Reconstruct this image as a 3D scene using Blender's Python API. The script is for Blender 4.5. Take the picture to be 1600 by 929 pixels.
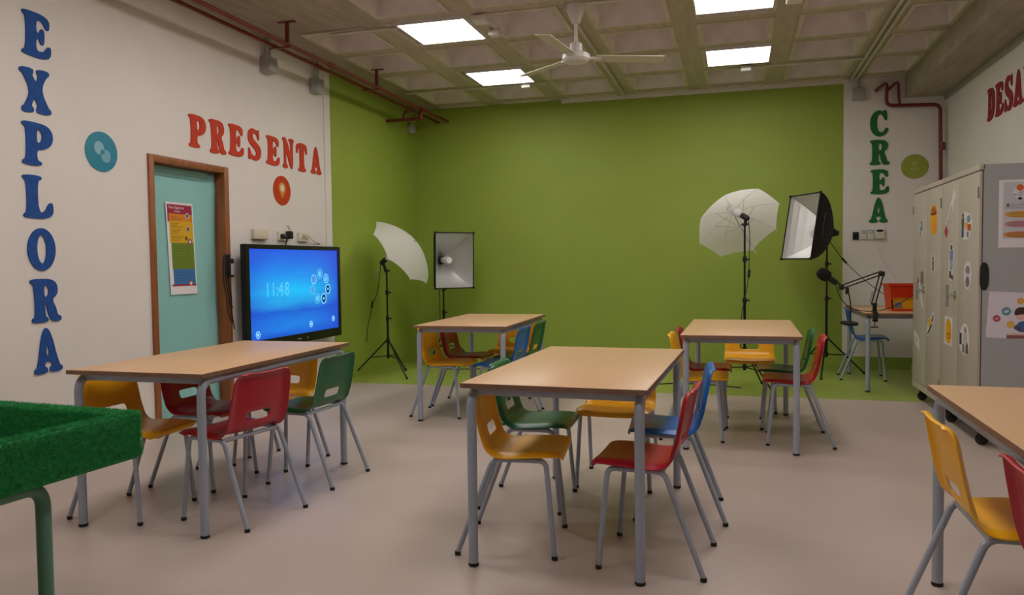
import bpy, bmesh, math, random
from mathutils import Vector, Matrix
random.seed(7)
PI = math.pi
SC = bpy.context.scene
C = SC.collection
for o in list(bpy.data.objects):
    bpy.data.objects.remove(o)

# ------------------------------------------------------------------ camera
FPX, YAW, PITCH, ROLL, CAMH = 1211.19, 0.28092, -0.04459, -0.01179, 1.2092
cy, sy, cp, sp = math.cos(YAW), math.sin(YAW), math.cos(PITCH), math.sin(PITCH)
Fv = Vector((-sy*cp, cy*cp, sp)); Rv = Vector((cy, sy, 0)); Uv = Rv.cross(Fv)
cr, sr = math.cos(ROLL), math.sin(ROLL)
Rv, Uv = cr*Rv + sr*Uv, -sr*Rv + cr*Uv
cam = bpy.data.cameras.new('camera'); cam.sensor_width = 36; cam.lens = FPX/1600*36
cam.clip_start = .05
co = bpy.data.objects.new('camera', cam); C.objects.link(co)
co.matrix_world = Matrix(((Rv.x, Uv.x, -Fv.x, 0), (Rv.y, Uv.y, -Fv.y, 0), (Rv.z, Uv.z, -Fv.z, CAMH), (0, 0, 0, 1)))
SC.camera = co
# ------------------------------------------------------------------ world / light / exposure
w = bpy.data.worlds.new('world'); SC.world = w; w.use_nodes = True
w.node_tree.nodes['Background'].inputs[0].default_value = (.8, .85, 1, 1)
w.node_tree.nodes['Background'].inputs[1].default_value = .2
PANEL_POWER = 14.0
PANEL_COL = (1.0, .95, .92)
SC.view_settings.view_transform = 'Standard'; SC.view_settings.look = 'None'
SC.view_settings.exposure = 0.07; SC.view_settings.gamma = 1.0
SC.view_settings.use_curve_mapping = False
SC.cycles.use_denoising = True
SC.cycles.max_bounces = 7; SC.cycles.diffuse_bounces = 4; SC.cycles.glossy_bounces = 3; SC.cycles.transmission_bounces = 3

# ------------------------------------------------------------------ materials
def S(h):
    h = h.lstrip('#'); v = [int(h[i:i+2], 16)/255 for i in (0, 2, 4)]
    return tuple((c/12.92 if c <= .04045 else ((c+.055)/1.055)**2.4) for c in v)
MATS = {}
def mat(name, col, rough=.5, metal=0., noise=0., nscale=20., bump=0., bscale=60., spec=.5, stretch=None, coat=0):
    if name in MATS: return MATS[name]
    m = bpy.data.materials.new(name); m.use_nodes = True; nt = m.node_tree; b = nt.nodes['Principled BSDF']
    if isinstance(col, str): col = S(col)
    b.inputs['Base Color'].default_value = (*col, 1); b.inputs['Roughness'].default_value = rough
    b.inputs['Metallic'].default_value = metal; b.inputs['Specular IOR Level'].default_value = spec
    b.inputs['Coat Weight'].default_value = coat
    if noise or bump:
        tc = nt.nodes.new('ShaderNodeTexCoord'); mp = nt.nodes.new('ShaderNodeMapping')
        nt.links.new(tc.outputs['Object'], mp.inputs[0])
        if stretch: mp.inputs['Scale'].default_value = stretch
    if noise:
        n = nt.nodes.new('ShaderNodeTexNoise'); n.inputs['Scale'].default_value = nscale; n.inputs['Detail'].default_value = 4
        nt.links.new(mp.outputs[0], n.inputs['Vector'])
        r = nt.nodes.new('ShaderNodeMapRange'); r.inputs['From Min'].default_value = .3; r.inputs['From Max'].default_value = .7
        r.inputs['To Min'].default_value = 1-noise; r.inputs['To Max'].default_value = 1+noise
        nt.links.new(n.outputs[0], r.inputs[0])
        x = nt.nodes.new('ShaderNodeVectorMath'); x.operation = 'SCALE'; x.inputs[0].default_value = col
        nt.links.new(r.outputs[0], x.inputs['Scale']); nt.links.new(x.outputs[0], b.inputs['Base Color'])
    if bump:
        n = nt.nodes.new('ShaderNodeTexNoise'); n.inputs['Scale'].default_value = bscale; n.inputs['Detail'].default_value = 3
        nt.links.new(mp.outputs[0], n.inputs['Vector'])
        bp = nt.nodes.new('ShaderNodeBump'); bp.inputs['Strength'].default_value = bump; bp.inputs['Distance'].default_value = .01
        nt.links.new(n.outputs[0], bp.inputs['Height']); nt.links.new(bp.outputs[0], b.inputs['Normal'])
    MATS[name] = m; return m
def emit(name, col, s):
    if name in MATS: return MATS[name]
    m = bpy.data.materials.new(name); m.use_nodes = True; nt = m.node_tree
    b = nt.nodes['Principled BSDF']; b.inputs['Base Color'].default_value = (*[min(c, .8) for c in col], 1)
    b.inputs['Emission Color'].default_value = (*col, 1); b.inputs['Emission Strength'].default_value = s
    MATS[name] = m; return m

M_WALL = mat('wall_paint', '#e3dcd5', .75, bump=.08, bscale=90, noise=.02, nscale=3)
M_GREEN = mat('green_paint', '#94a83f', .62, bump=.05, bscale=90, noise=.03, nscale=2)
M_CONC = mat('concrete', '#a89c8a', .85, noise=.13, nscale=4, bump=.2, bscale=30, stretch=(6, .8, 2))
M_RIB = mat('rib_concrete', '#bbaf9a', .85, noise=.12, nscale=4, bump=.2, bscale=30, stretch=(6, .8, 2))
M_COFF = mat('coffer_concrete', '#e8deda', .85, noise=.12, nscale=4, bump=.12, bscale=30)
M_LIP = mat('coffer_lip', '#cdc2ad', .8, noise=.08, nscale=8)
M_STEEL = mat('grey_painted_steel', '#a0a8b6', .34, metal=.1, spec=.5)
M_BLACK = mat('black_plastic', '#141414', .45)
M_RUB = mat('black_rubber', '#0e0e0e', .6)
M_BLACKM = mat('black_metal', '#101012', .38, metal=.3)
M_TOP = mat('beech_laminate', '#cfa77c', .38, noise=.05, nscale=9, stretch=(14, 1.2, 1))
M_EDGE = mat('brown_edge', '#80604d', .5, noise=.1, nscale=30)
M_WOOD = mat('door_wood', '#93572e', .45, noise=.22, nscale=6, stretch=(6, 6, .6), bump=.05)
M_TEAL = mat('teal_paper', '#8ec6c1', .6, bump=.6, bscale=3.2, noise=.03, nscale=3)
M_RED = mat('red_pipe_paint', '#71201d', .4)
M_WHITEP = mat('white_plastic', '#dedad6', .4)
M_GREYP = mat('grey_plastic', '#a6a59f', .5)
M_CREAM = mat('cream_plastic', '#d9cdb6', .45)
M_CHROME = mat('chrome', '#c9c9c9', .2, metal=1)
M_PAPER = mat('white_paper', '#e6e2e2', .6)
M_CABLIT = mat('cabinet_enamel_warm_lit', '#b5ab9d', .42, bump=.02, bscale=200)  # same grey enamel as the sides, with yellowish light mixed into its colour
M_CABS = mat('cabinet_enamel', '#a8a8a8', .45, bump=.02, bscale=200)
M_DARK = mat('gap_shade_dark', '#1c1a18', .8)  # near-black standing in for the shade between cabinet doors
M_SILVER = mat('silver_fabric', '#dcdcda', .38, metal=.75, bump=.15, bscale=9)
M_BULB = mat('frosted_bulb', '#eeeeec', .35)
M_TURF = mat('artificial_turf', '#268b49', .9, noise=.25, nscale=70, bump=.6, bscale=220)
M_TURFB = mat('turf_blade', '#38a35b', .85, noise=.3, nscale=40)
M_GLEG = mat('sage_green_enamel', '#4f7d66', .35)
CH = {'yellow': mat('yellow_plastic', '#f4b318', .34, bump=.03, bscale=350), 'red': mat('red_plastic', '#a81026', .34, bump=.03, bscale=350),
      'green': mat('green_plastic', '#0c6034', .34, bump=.03, bscale=350), 'blue': mat('blue_plastic', '#0f62b4', .34, bump=.03, bscale=350)}

def floor_mat(name, col, rough):
    m = mat(name, col, rough); nt = m.node_tree; b = nt.nodes['Principled BSDF']
    tc = nt.nodes.new('ShaderNodeTexCoord')
    n1 = nt.nodes.new('ShaderNodeTexNoise'); n1.inputs['Scale'].default_value = 260; n1.inputs['Detail'].default_value = 2
    n2 = nt.nodes.new('ShaderNodeTexNoise'); n2.inputs['Scale'].default_value = 1.6; n2.inputs['Detail'].default_value = 5
    for n in (n1, n2): nt.links.new(tc.outputs['Object'], n.inputs['Vector'])
    r1 = nt.nodes.new('ShaderNodeMapRange'); r1.inputs[1].default_value = .3; r1.inputs[2].default_value = .7; r1.inputs[3].default_value = .88; r1.inputs[4].default_value = 1.1
    r2 = nt.nodes.new('ShaderNodeMapRange'); r2.inputs[1].default_value = .3; r2.inputs[2].default_value = .7; r2.inputs[3].default_value = .94; r2.inputs[4].default_value = 1.05
    nt.links.new(n1.outputs[0], r1.inputs[0]); nt.links.new(n2.outputs[0], r2.inputs[0])
    mu = nt.nodes.new('ShaderNodeMath'); mu.operation = 'MULTIPLY'; nt.links.new(r1.outputs[0], mu.inputs[0]); nt.links.new(r2.outputs[0], mu.inputs[1])
    x = nt.nodes.new('ShaderNodeVectorMath'); x.operation = 'SCALE'; x.inputs[0].default_value = S(col)
    nt.links.new(mu.outputs[0], x.inputs['Scale']); nt.links.new(x.outputs[0], b.inputs['Base Color'])
    r3 = nt.nodes.new('ShaderNodeMapRange'); r3.inputs[1].default_value = .3; r3.inputs[2].default_value = .7; r3.inputs[3].default_value = rough-.05; r3.inputs[4].default_value = rough+.08
    nt.links.new(n2.outputs[0], r3.inputs[0]); nt.links.new(r3.outputs[0], b.inputs['Roughness'])
    return m
M_FLOOR = floor_mat('beige_vinyl', '#bbaaa0', .34)
M_FLOORG = floor_mat('green_vinyl', '#97a84a', .42)

# ------------------------------------------------------------------ mesh helpers
class MB:
    def __init__(s): s.v = []; s.f = []
    def add(s, vs, fs):
        k = len(s.v); s.v += [tuple(v) for v in vs]; s.f += [tuple(i+k for i in f) for f in fs]; return s
    def box(s, x0, x1, y0, y1, z0, z1):
        return s.add([(x0,y0,z0),(x1,y0,z0),(x1,y1,z0),(x0,y1,z0),(x0,y0,z1),(x1,y0,z1),(x1,y1,z1),(x0,y1,z1)],
                     [(0,3,2,1),(4,5,6,7),(0,1,5,4),(1,2,6,5),(2,3,7,6),(3,0,4,7)])
    def tube(s, pts, r, n=12, cap=True):
        pts = [Vector(p) for p in pts]; rs = r if isinstance(r, (list, tuple)) else [r]*len(pts)
        t0 = (pts[1]-pts[0]).normalized(); a = Vector((0,0,1)) if abs(t0.z) < .9 else Vector((1,0,0))
        u = t0.cross(a).normalized(); vs = []
        for i, p in enumerate(pts):
            t = ((pts[min(i+1, len(pts)-1)]-p).normalized() + (p-pts[max(i-1, 0)]).normalized())
            t = t.normalized() if t.length > 1e-9 else t0
            u = (u - t*u.dot(t)).normalized(); v = t.cross(u)
            for k in range(n):
                c = 2*PI*k/n; vs.append(p + rs[i]*(math.cos(c)*u + math.sin(c)*v))
        fs = []
        for i in range(len(pts)-1):
            for k in range(n):
                fs.append((i*n+k, i*n+(k+1)%n, (i+1)*n+(k+1)%n, (i+1)*n+k))
        if cap: fs += [tuple(range(n-1, -1, -1)), tuple(range((len(pts)-1)*n, len(pts)*n))]
        return s.add(vs, fs)
    def lathe(s, prof, origin=(0,0,0), axis=(0,0,1), n=20):
        ax = Vector(axis).normalized(); a = Vector((0,0,1)) if abs(ax.z) < .9 else Vector((1,0,0))
        u = ax.cross(a).normalized(); v = ax.cross(u); o = Vector(origin); vs = []; fs = []
        for r, h in prof:
            for k in range(n):
                c = 2*PI*k/n; vs.append(o + ax*h + r*(math.cos(c)*u + math.sin(c)*v))
        for i in range(len(prof)-1):
            for k in range(n): fs.append((i*n+k, (i+1)*n+k, (i+1)*n+(k+1)%n, i*n+(k+1)%n))
        fs += [tuple(range(n)), tuple(range((len(prof)-1)*n+n-1, (len(prof)-1)*n-1, -1))]
        return s.add(vs, fs)
    def mesh(s, name, m, smooth=False):
        me = bpy.data.meshes.new(name); me.from_pydata(s.v, [], s.f); me.update()
        bm = bmesh.new(); bm.from_mesh(me); bmesh.ops.recalc_face_normals(bm, faces=bm.faces); bm.to_mesh(me); bm.free()
        if m: me.materials.append(m)
        if smooth:
            me.shade_smooth(); me.set_sharp_from_angle(angle=math.radians(40))
        return me
    def build(s, name, m, parent=None, smooth=False): return obj(name, s.mesh(name, m, smooth), parent)
def obj(name, me, parent=None):
    o = bpy.data.objects.new(name, me); C.objects.link(o)
    if parent: o.parent = parent
    return o
def fillet(pts, r, n=6):
    pts = [Vector(p) for p in pts]; out = [pts[0]]
    for i in range(1, len(pts)-1):
        a, b, c = pts[i-1], pts[i], pts[i+1]
        d = min(r, (a-b).length*.49, (c-b).length*.49)
        p, q = b+(a-b).normalized()*d, b+(c-b).normalized()*d
        for k in range(n+1):
            t = k/n; out.append((1-t)**2*p + 2*t*(1-t)*b + t*t*q)
    return out+[pts[-1]]
def bez(a, b, c, d, n=14):
    a, b, c, d = map(Vector, (a, b, c, d))
    return [(1-t)**3*a+3*t*(1-t)**2*b+3*t*t*(1-t)*c+t**3*d for t in [k/n for k in range(n+1)]]
def rbox(name, x0, x1, y0, y1, z0, z1, r, m, parent=None, seg=2):
    bm = bmesh.new(); bmesh.ops.create_cube(bm, size=1)
    for v in bm.verts: v.co = ((x0+x1)/2+v.co.x*(x1-x0), (y0+y1)/2+v.co.y*(y1-y0), (z0+z1)/2+v.co.z*(z1-z0))
    bmesh.ops.bevel(bm, geom=bm.edges[:], offset=r, segments=seg, affect='EDGES', profile=.5)
    me = bpy.data.meshes.new(name); bm.to_mesh(me); bm.free(); me.materials.append(m)
    me.shade_smooth(); me.set_sharp_from_angle(angle=math.radians(35))
    return obj(name, me, parent)
def tag(o, label, cat, group=None):
    o['label'] = label; o['category'] = cat
    if group: o['group'] = group
    return o
def thing(name, label, cat, loc=(0,0,0), rotz=0, group=None, M=None):
    o = bpy.data.objects.new(name, None); C.objects.link(o); o.empty_display_size = .05
    if M is not None: o.matrix_world = M
    else: o.location = loc; o.rotation_euler = (0, 0, rotz)
    return tag(o, label, cat, group)
def struct(o): o['kind'] = 'structure'; return o
def dup(root, loc, rotz, label, mats=None):
    def rec(o, par):
        c = o.copy(); C.objects.link(c)
        if par: c.parent = par
        for ch in o.children: rec(ch, c)
        return c
    r = rec(root, None); r.location = loc; r.rotation_euler = (0, 0, rotz); r['label'] = label
    return r
def frame_at(o, right, up):      # local X = right, local Y = up, local Z = out of the surface
    r, u = Vector(right).normalized(), Vector(up).normalized(); n = r.cross(u)
    return Matrix(((r.x,u.x,n.x,o[0]),(r.y,u.y,n.y,o[1]),(r.z,u.z,n.z,o[2]),(0,0,0,1)))
def chaikin(p, it=2):
    for _ in range(it):
        q = []
        for i in range(len(p)):
            a, b = p[i], p[(i+1) % len(p)]
            q += [(a[0]*.75+b[0]*.25, a[1]*.75+b[1]*.25), (a[0]*.25+b[0]*.75, a[1]*.25+b[1]*.75)]
        p = q
    return p
def shape(name, loops, th, m, parent=None, z=0.):    # flat outline(s) with real thickness th, back face at local z
    cu = bpy.data.curves.new(name, 'CURVE'); cu.dimensions = '2D'; cu.fill_mode = 'BOTH'; cu.extrude = th/2
    for lp in loops:
        sp_ = cu.splines.new('POLY'); sp_.points.add(len(lp)-1); sp_.use_cyclic_u = True
        for p, q in zip(sp_.points, lp): p.co = (q[0], q[1], 0, 1)
    t = bpy.data.objects.new('t', cu); me = bpy.data.meshes.new_from_object(t); bpy.data.objects.remove(t); bpy.data.curves.remove(cu)
    me.name = name
    for v in me.vertices: v.co.z += z+th/2
    me.materials.clear(); me.materials.append(m)
    return obj(name, me, parent)
def text(name, body, size, m, parent, x, y, z, th=.001, rot=0., align='LEFT', sx=1.):
    cu = bpy.data.curves.new(name, 'FONT'); cu.body = body; cu.size = size; cu.extrude = th/2; cu.align_x = align; cu.resolution_u = 3
    t = bpy.data.objects.new('t', cu); me = bpy.data.meshes.new_from_object(t); bpy.data.objects.remove(t); bpy.data.curves.remove(cu)
    me.name = name; c, s_ = math.cos(rot), math.sin(rot)
    for v in me.vertices:
        px, py = v.co.x*sx, v.co.y; v.co = (x+c*px-s_*py, y+s_*px+c*py, v.co.z+z+th/2)
    me.materials.clear(); me.materials.append(m)
    return obj(name, me, parent)
def ell(cx, cy_, rx, ry, n=32, rot=0):
    out = []
    for k in range(n):
        a = 2*PI*k/n; x, y = rx*math.cos(a), ry*math.sin(a)
        out.append((cx+math.cos(rot)*x-math.sin(rot)*y, cy_+math.sin(rot)*x+math.cos(rot)*y))
    return out
def rect(x0, x1, y0, y1): return [(x0,y0),(x1,y0),(x1,y1),(x0,y1)]

# ------------------------------------------------------------------ room shell
XL, XR, YB, YF, ZC = -3.933, 2.16, 9.287, -3.2, 3.18
GY = 7.17
o = struct(MB().box(XL-.2, XR+.2, YF-.2, GY, -.1, 0).build('floor', M_FLOOR))
o = struct(MB().box(XL-.2, XR+.2, GY, YB+.2, -.1, 0).build('floor', M_FLOORG)); o.name = 'floor_green'
DY0, DY1, DZ = 4.514, 5.395, 2.0
m = MB()
m.box(XL-.2, XL, YF-.2, DY0, 0, ZC+.4); m.box(XL-.2, XL, DY1, YB+.2, 0, ZC+.4); m.box(XL-.2, XL, DY0, DY1, DZ, ZC+.4)
wl = struct(m.build('wall_left', M_WALL))
MB().box(XL-.001, XL+.003, 7.082, YB, 0, ZC).build('painted_field', M_GREEN, wl)
wb = struct(MB().box(XL, XR, YB, YB+.2, 0, ZC+.4).build('wall_back', M_WALL))
m = MB(); m.box(XL+.003, -2.03, YB-.003, YB, 0, ZC-.005); m.box(-2.03, 1.14, YB-.003, YB, 0, 3.128)
m.build('painted_field', M_GREEN, wb)
MB().box(1.14, XR, YB-.004, YB, 0, .127).build('painted_skirting', M_GREEN, wb)
wr = struct(MB().box(XR, XR+.2, YF-.2, YB+.2, 0, ZC+.4).build('wall_right', M_WALL))
wf = struct(MB().box(XL, XR, YF-.2, YF, 0, ZC+.4).build('wall_front', M_WALL))
# beam along the right wall
BX = 1.752
bmz = 2.935
beam = struct(MB().box(BX, XR, YF, YB, bmz, ZC+.4).build('trim_1', M_CONC)); beam.name = 'trim_1'
tb = struct(MB().box(XR-.03, XR, YF, YB, bmz-.045, bmz-.002).build('trim_2', M_GREYP))
# coffered ceiling
CELL = .8165; X0 = -.412; Y0c = 8.285
ceil = struct(MB().box(XL-.2, XR+.2, YF-.2, YB+.2, ZC+.36, ZC+.46).build('ceiling', M_CONC))
xr = [X0+CELL*k for k in range(-4, 3)]          # rib centre lines along depth
yr = [Y0c+CELL*k for k in range(1, -15, -1) if Y0c+CELL*k > YF]
RW, RH = .097, .075
SOLY = 5.93
# solid head near the left wall
MB().box(XL, xr[1]+RW, YF, SOLY, ZC, ZC+.36).build('solid_slab', M_CONC, ceil)
MB().box(XL, xr[0]+RW, SOLY, YB, ZC, ZC+.36).build('solid_margin', M_CONC, ceil)
for i, x in enumerate(xr):
    if i == 0: continue
    MB().box(x-RW, x+RW, SOLY if i == 1 else YF, YB, ZC, ZC+.36).build('rib', M_RIB, ceil)
cof_me = {}
def coffer(x0, x1, y0, y1):
    key = (round(x1-x0, 3), round(y1-y0, 3))
    if key not in cof_me:
        a, b = (x1-x0)/2, (y1-y0)/2; mb = MB(); L = .034
        lv = [(a, b, -.012), (a-L, b-L, -.012), (a-L-.004, b-L-.004, .01), (a-.075, b-.075, .26), (a-.12, b-.12, .30)]
        vs = []; fs = []
        for (p, q, z) in lv: vs += [(-p,-q,z),(p,-q,z),(p,q,z),(-p,q,z)]
        vs += [(-a,-b,.02),(a,-b,.02),(a,b,.02),(-a,b,.02)]
        for i in range(len(lv)-1):
            for k in range(4): fs.append((i*4+k, i*4+(k+1)%4, (i+1)*4+(k+1)%4, (i+1)*4+k))
        fs.append((16, 17, 18, 19))
        for k in range(4): fs.append((20+k, 20+(k+1)%4, (k+1)%4, k))
        me = bpy.data.meshes.new('coffer'); me.from_pydata(vs, [], fs); me.materials.append(M_COFF); me.materials.append(M_LIP)
        for i, p in enumerate(me.polygons):
            if i < 4 or i > len(fs)-5: p.material_index = 1
        cof_me[key] = me
    o = obj('coffer', cof_me[key], ceil); o.location = ((x0+x1)/2, (y0+y1)/2, ZC); return o
cols = [(xr[i]+RW, xr[i+1]-RW) for i in range(len(xr)-1)] + [(xr[-1]+RW, BX)]
ys = [YB] + yr
for ci, (a, b) in enumerate(cols):
    for j in range(len(ys)-1):
        y1 = ys[j]-(RH if j else 0); y0 = ys[j+1]+RH
        if ci == 0 and y1 < SOLY: continue
        if y1-y0 < .1: continue
        if ci == 0 and y0 < SOLY: y0 = SOLY+.02
        coffer(a, b, y0, y1)
    MB().box(a, b, ys[-1]-RH-.6, ys[-1]+RH, ZC, ZC+.36).build('cross_rib', M_RIB, ceil)
    for y in yr[:-1]:
        if ci == 0 and y < SOLY: continue
        MB().box(a, b, y-RH, y+RH, ZC+.001, ZC+.36).build('cross_rib', M_RIB, ceil)
# ------------------------------------------------------------------ LED panels
M_LED = emit('led_diffuser', PANEL_COL, PANEL_POWER)
def led(cx, cy_, label):
    t = thing('ceiling_light', label, 'light', (cx, cy_, ZC-.03), 0, 'square LED panels in the coffered ceiling')
    h = .285; mb = MB()
    for a in ((-h-.012, h+.012, -h-.012, -h), (-h-.012, h+.012, h, h+.012), (-h-.012, -h, -h, h), (h, h+.012, -h, h)): mb.box(*a, 0, .035)
    mb.build('frame', M_WHITEP, t)
    MB().box(-h, h, -h, h, .006, .02).build('diffuser', M_LED, t)
    MB().box(-h, h, -h, h, .021, .034).build('back_cover', M_WHITEP, t)
    for s in (-1, 1): MB().box(s*.2-.012, s*.2+.012, -.01, .01, .034, .33).build('hanger', M_GREYP, t)
    return t
xa, xb = -2.40+.02, .008
yrow = [7.87, 6.2, 4.58, 2.95, 1.3]
led(-2.37, 7.89, 'lit square ceiling panel, left one of the back pair, near green wall')
led(-2.37, 6.2, 'lit square ceiling panel left of the fan, nearer the camera')
led(.022, 7.82, 'lit square ceiling panel, right one of the back pair, near green wall')
led(-.012, 6.1, 'lit square ceiling panel cut off by the top of the photo')
for k, y in enumerate(yrow[2:]):
    for x, sd in ((-2.40, 'left'), (.005, 'right')): led(x, y, f'lit square ceiling panel, {sd} column, {["third", "fourth", "fifth", "sixth", "seventh"][k]} row from the green wall')

# ------------------------------------------------------------------ conduits, boxes, pipes
def pipe(name, pts, r, m_, label, cat, group=None, fr=.06, n=10):
    o = MB().tube(fillet(pts, fr) if len(pts) > 2 else pts, r, n).build(name, m_, None, True); return tag(o, label, cat, group)
pz = 3.0
for k, (x, lab) in enumerate(((-3.625, 'dark red pipe running under the ceiling, the one nearer the left wall'), (-3.495, 'dark red pipe running under the ceiling, the one farther from the left wall'))):
    t = thing('sprinkler_pipe', lab, 'pipe', (x, 0, pz), 0, 'red fire pipes along the left wall')
    MB().tube([(0, -3, 0), (0, YB-.004, 0)], .017, 12).build('pipe_run', M_RED, t, True)
    for y in (4.1, 6.35, 8.45): MB().tube([(0, y-.05, 0), (0, y+.05, 0)], .022, 12).build('coupling', M_RED, t, True)
for y, lab in ((2.4, 'out of view'), (5.62, 'nearer the camera'), (7.25, 'nearer the green wall')):
    t = thing('pipe_hanger', 'red T shaped pipe hanger on the ceiling, ' + lab, 'pipe hanger', (-3.49, y, pz), 0, 'pipe hangers')
    MB().box(-.014, .014, -.012, .012, .018, ZC-pz).build('stem', M_RED, t)
    MB().box(-.075, .075, -.015, .015, ZC-pz-.01, ZC-pz-.001).build('top_plate', M_RED, t)
    MB().box(-.16, .04, -.010, .010, -.029, -.018).build('cross_bar', M_RED, t)
t = thing('pipe_branch', 'short dark red pipe branch going into the green left wall', 'pipe', (0, 8.4, 2.885))
MB().tube([(XL+.004, 0, 0), (-3.49, 0, 0)], .018, 12).build('pipe_run', M_RED, t, True)
for x in (-3.7, -3.495): MB().tube(fillet([(x, 0, .0), (x+.0, 0, .06), (x+.03, 0, .10)], .03), .019, 10).build('riser', M_RED, t, True)
# pipes on the back wall, right
yp = YB-.07
t = thing('riser_pipe', 'dark red pipe bending out of the back wall and down beside the cabinets', 'pipe', (0, 0, 0))
MB().tube(fillet([(1.455, YB-.03, 3.02), (1.555, yp-.05, 3.10), (1.557, yp, 2.85), (2.08, yp, 2.83), (2.108, yp, 1.2)], .07), .019, 12).build('pipe_run', M_RED, t, True)
MB().tube(fillet([(1.575, YB-.03, 3.02), (1.665, yp-.05, 3.10), (1.68, yp, 2.93), (1.69, yp, 2.845)], .06), .015, 12).build('pipe_branch', M_RED, t, True)
MB().tube([(2.106, yp, 2.35), (2.106, yp, 2.43)], .029, 12).build('coupling', M_RED, t, True)
MB().box(2.09, 2.12, yp, YB-.001, 1.9, 1.93).build('wall_clip', M_RED, t)
def jbox(name, lab, M, w, h, d, up, m_=None):
    t = thing(name, lab, 'junction box', M=M, group='grey junction boxes')
    rbox('box', -w/2, w/2, -h/2, h/2, 0, d, .006, m_ or M_GREYP, t)
    rbox('lid', -w/2+.006, w/2-.006, -h/2+.006, h/2-.006, d-.001, d+.006, .002, m_ or M_GREYP, t)
    for s in up: MB().tube([(s, h/2-.005, d/2), (s, ZC-M.translation.z, d/2)], .012, 10).build('conduit', m_ or M_GREYP, t, True)
LW = lambda y, z, e=0.: frame_at((XL+e, y, z), (0, 1, 0), (0, 0, 1))
BW = lambda x, z, e=0.: frame_at((x, YB-e, z), (1, 0, 0), (0, 0, 1))
RWm = lambda y, z, e=0.: frame_at((XR-e, y, z), (0, -1, 0), (0, 0, 1))
jbox('junction_box', 'grey junction box with conduit on white wall, left of the two by the pipes', LW(5.955, 2.945), .13, .14, .09, (-.03, .02))
jbox('junction_box', 'grey junction box with conduit on white wall, next to the green paint edge', LW(6.755, 2.935), .13, .14, .09, (-.02, .03))
jbox('junction_box', 'small grey junction box on green wall in the back left corner', LW(9.06, 2.89, .004), .1, .11, .06, (0,))
jbox('junction_box', 'grey junction box at top of white back wall right of green wall', BW(1.29, 3.0), .125, .13, .06, (0,))
# conduits on the ceiling
def conduit(a, b, lab, r=.011): pipe('conduit', [a, b], r, mat('pale_conduit', '#cdc8ba', .5), lab, 'conduit', 'thin grey conduits on the ceiling')
zc_ = ZC-.024
conduit((-3.3, 5.98, zc_), (-2.35, 5.98, zc_), 'thin grey conduit on the ceiling beside the solid slab, ending at a lit panel')
conduit((-3.62, 8.29, zc_), (-1.98, 8.29, zc_), 'thin grey conduit from the red pipes to the left back panel')
conduit((.14, 8.29, zc_), (1.24, 8.29, zc_), 'thin grey conduit between right back panel and the double conduit')
conduit((-1.13, 5.86, zc_), (.0, 5.86, zc_), 'thin grey conduit from the fan to the right')
conduit((-1.25, 5.9, zc_), (-1.25, YB-.01, zc_), 'grey conduit running along the rib behind the fan to the green wall', .013)
conduit((1.205, -2, zc_), (1.205, YB-.02, zc_), 'grey conduit on the right rib, left of the parallel two', .013)
conduit((1.26, -2, zc_), (1.26, YB-.02, zc_), 'grey conduit on the right rib, right of the parallel two', .013)
def cbox(x, y, lab, s=.05):
    t = thing('ceiling_box', lab, 'junction box', (x, y, ZC-.063), 0, 'small white boxes on the ceiling')
    rbox('box', -s, s, -s, s, .004, .05, .005, M_WHITEP, t); rbox('lid', -s+.005, s-.005, -s+.005, s-.005, 0, .006, .002, M_WHITEP, t)
cbox(-1.95, 5.95, 'white ceiling box beside the larger left lit panel, touching its near edge', .06)
cbox(-1.95, 6.33, 'white ceiling box beside the larger left lit panel, near its far corner', .045)
cbox(-2.2, 8.3, 'white ceiling box behind the left back panel')
cbox(.1, 8.3, 'white ceiling box behind the right back panel')
cbox(.42, 6.2, 'white ceiling box at the top edge of the photo beside a lit panel', .06)

# ------------------------------------------------------------------ fan
t = thing('ceiling_fan', 'white three-blade ceiling fan hanging from the coffered ceiling', 'fan', (-1.18, 5.946, 0))
MB().lathe([(.075, ZC-.003), (.073, ZC-.03), (.03, ZC-.14), (.02, ZC-.145)], n=24).build('canopy', M_WHITEP, t, True)
MB().tube([(0, 0, 2.86), (0, 0, ZC-.12)], .013, 14).build('rod', M_WHITEP, t, True)
MB().lathe([(.03, 2.89), (.046, 2.885), (.05, 2.815), (.085, 2.81), (.105, 2.80), (.108, 2.765), (.09, 2.745), (.04, 2.738)], n=32).build('motor', M_WHITEP, t, True)
for a in (22, 142, 262):
    ca, sa = math.cos(math.radians(a)), math.sin(math.radians(a))
    def bl(r, wv, z): return (r*ca-wv*sa, r*sa+wv*ca, z)
    mb = MB(); vs = []
    for dz in (0, .006):
        for (r, wv, z) in ((.15, -.055, 2.783), (.68, -.065, 2.783), (.70, .058, 2.763), (.15, .055, 2.763)): vs.append(bl(r, wv, z+dz))
    mb.add(vs, [(3,2,1,0),(4,5,6,7),(0,1,5,4),(1,2,6,5),(2,3,7,6),(3,0,4,7)])
    b_ = mb.build('blade', mat('blade_enamel', '#cfc9b4', .5), t)
    mb = MB(); mb.add([bl(r, wv, z) for z in (2.768, 2.784) for (r, wv) in ((.085, -.02), (.2, -.025), (.2, .025), (.085, .02))], [(3,2,1,0),(4,5,6,7),(0,1,5,4),(1,2,6,5),(2,3,7,6),(3,0,4,7)])
    mb.build('blade_bracket', M_WHITEP, b_)

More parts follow.
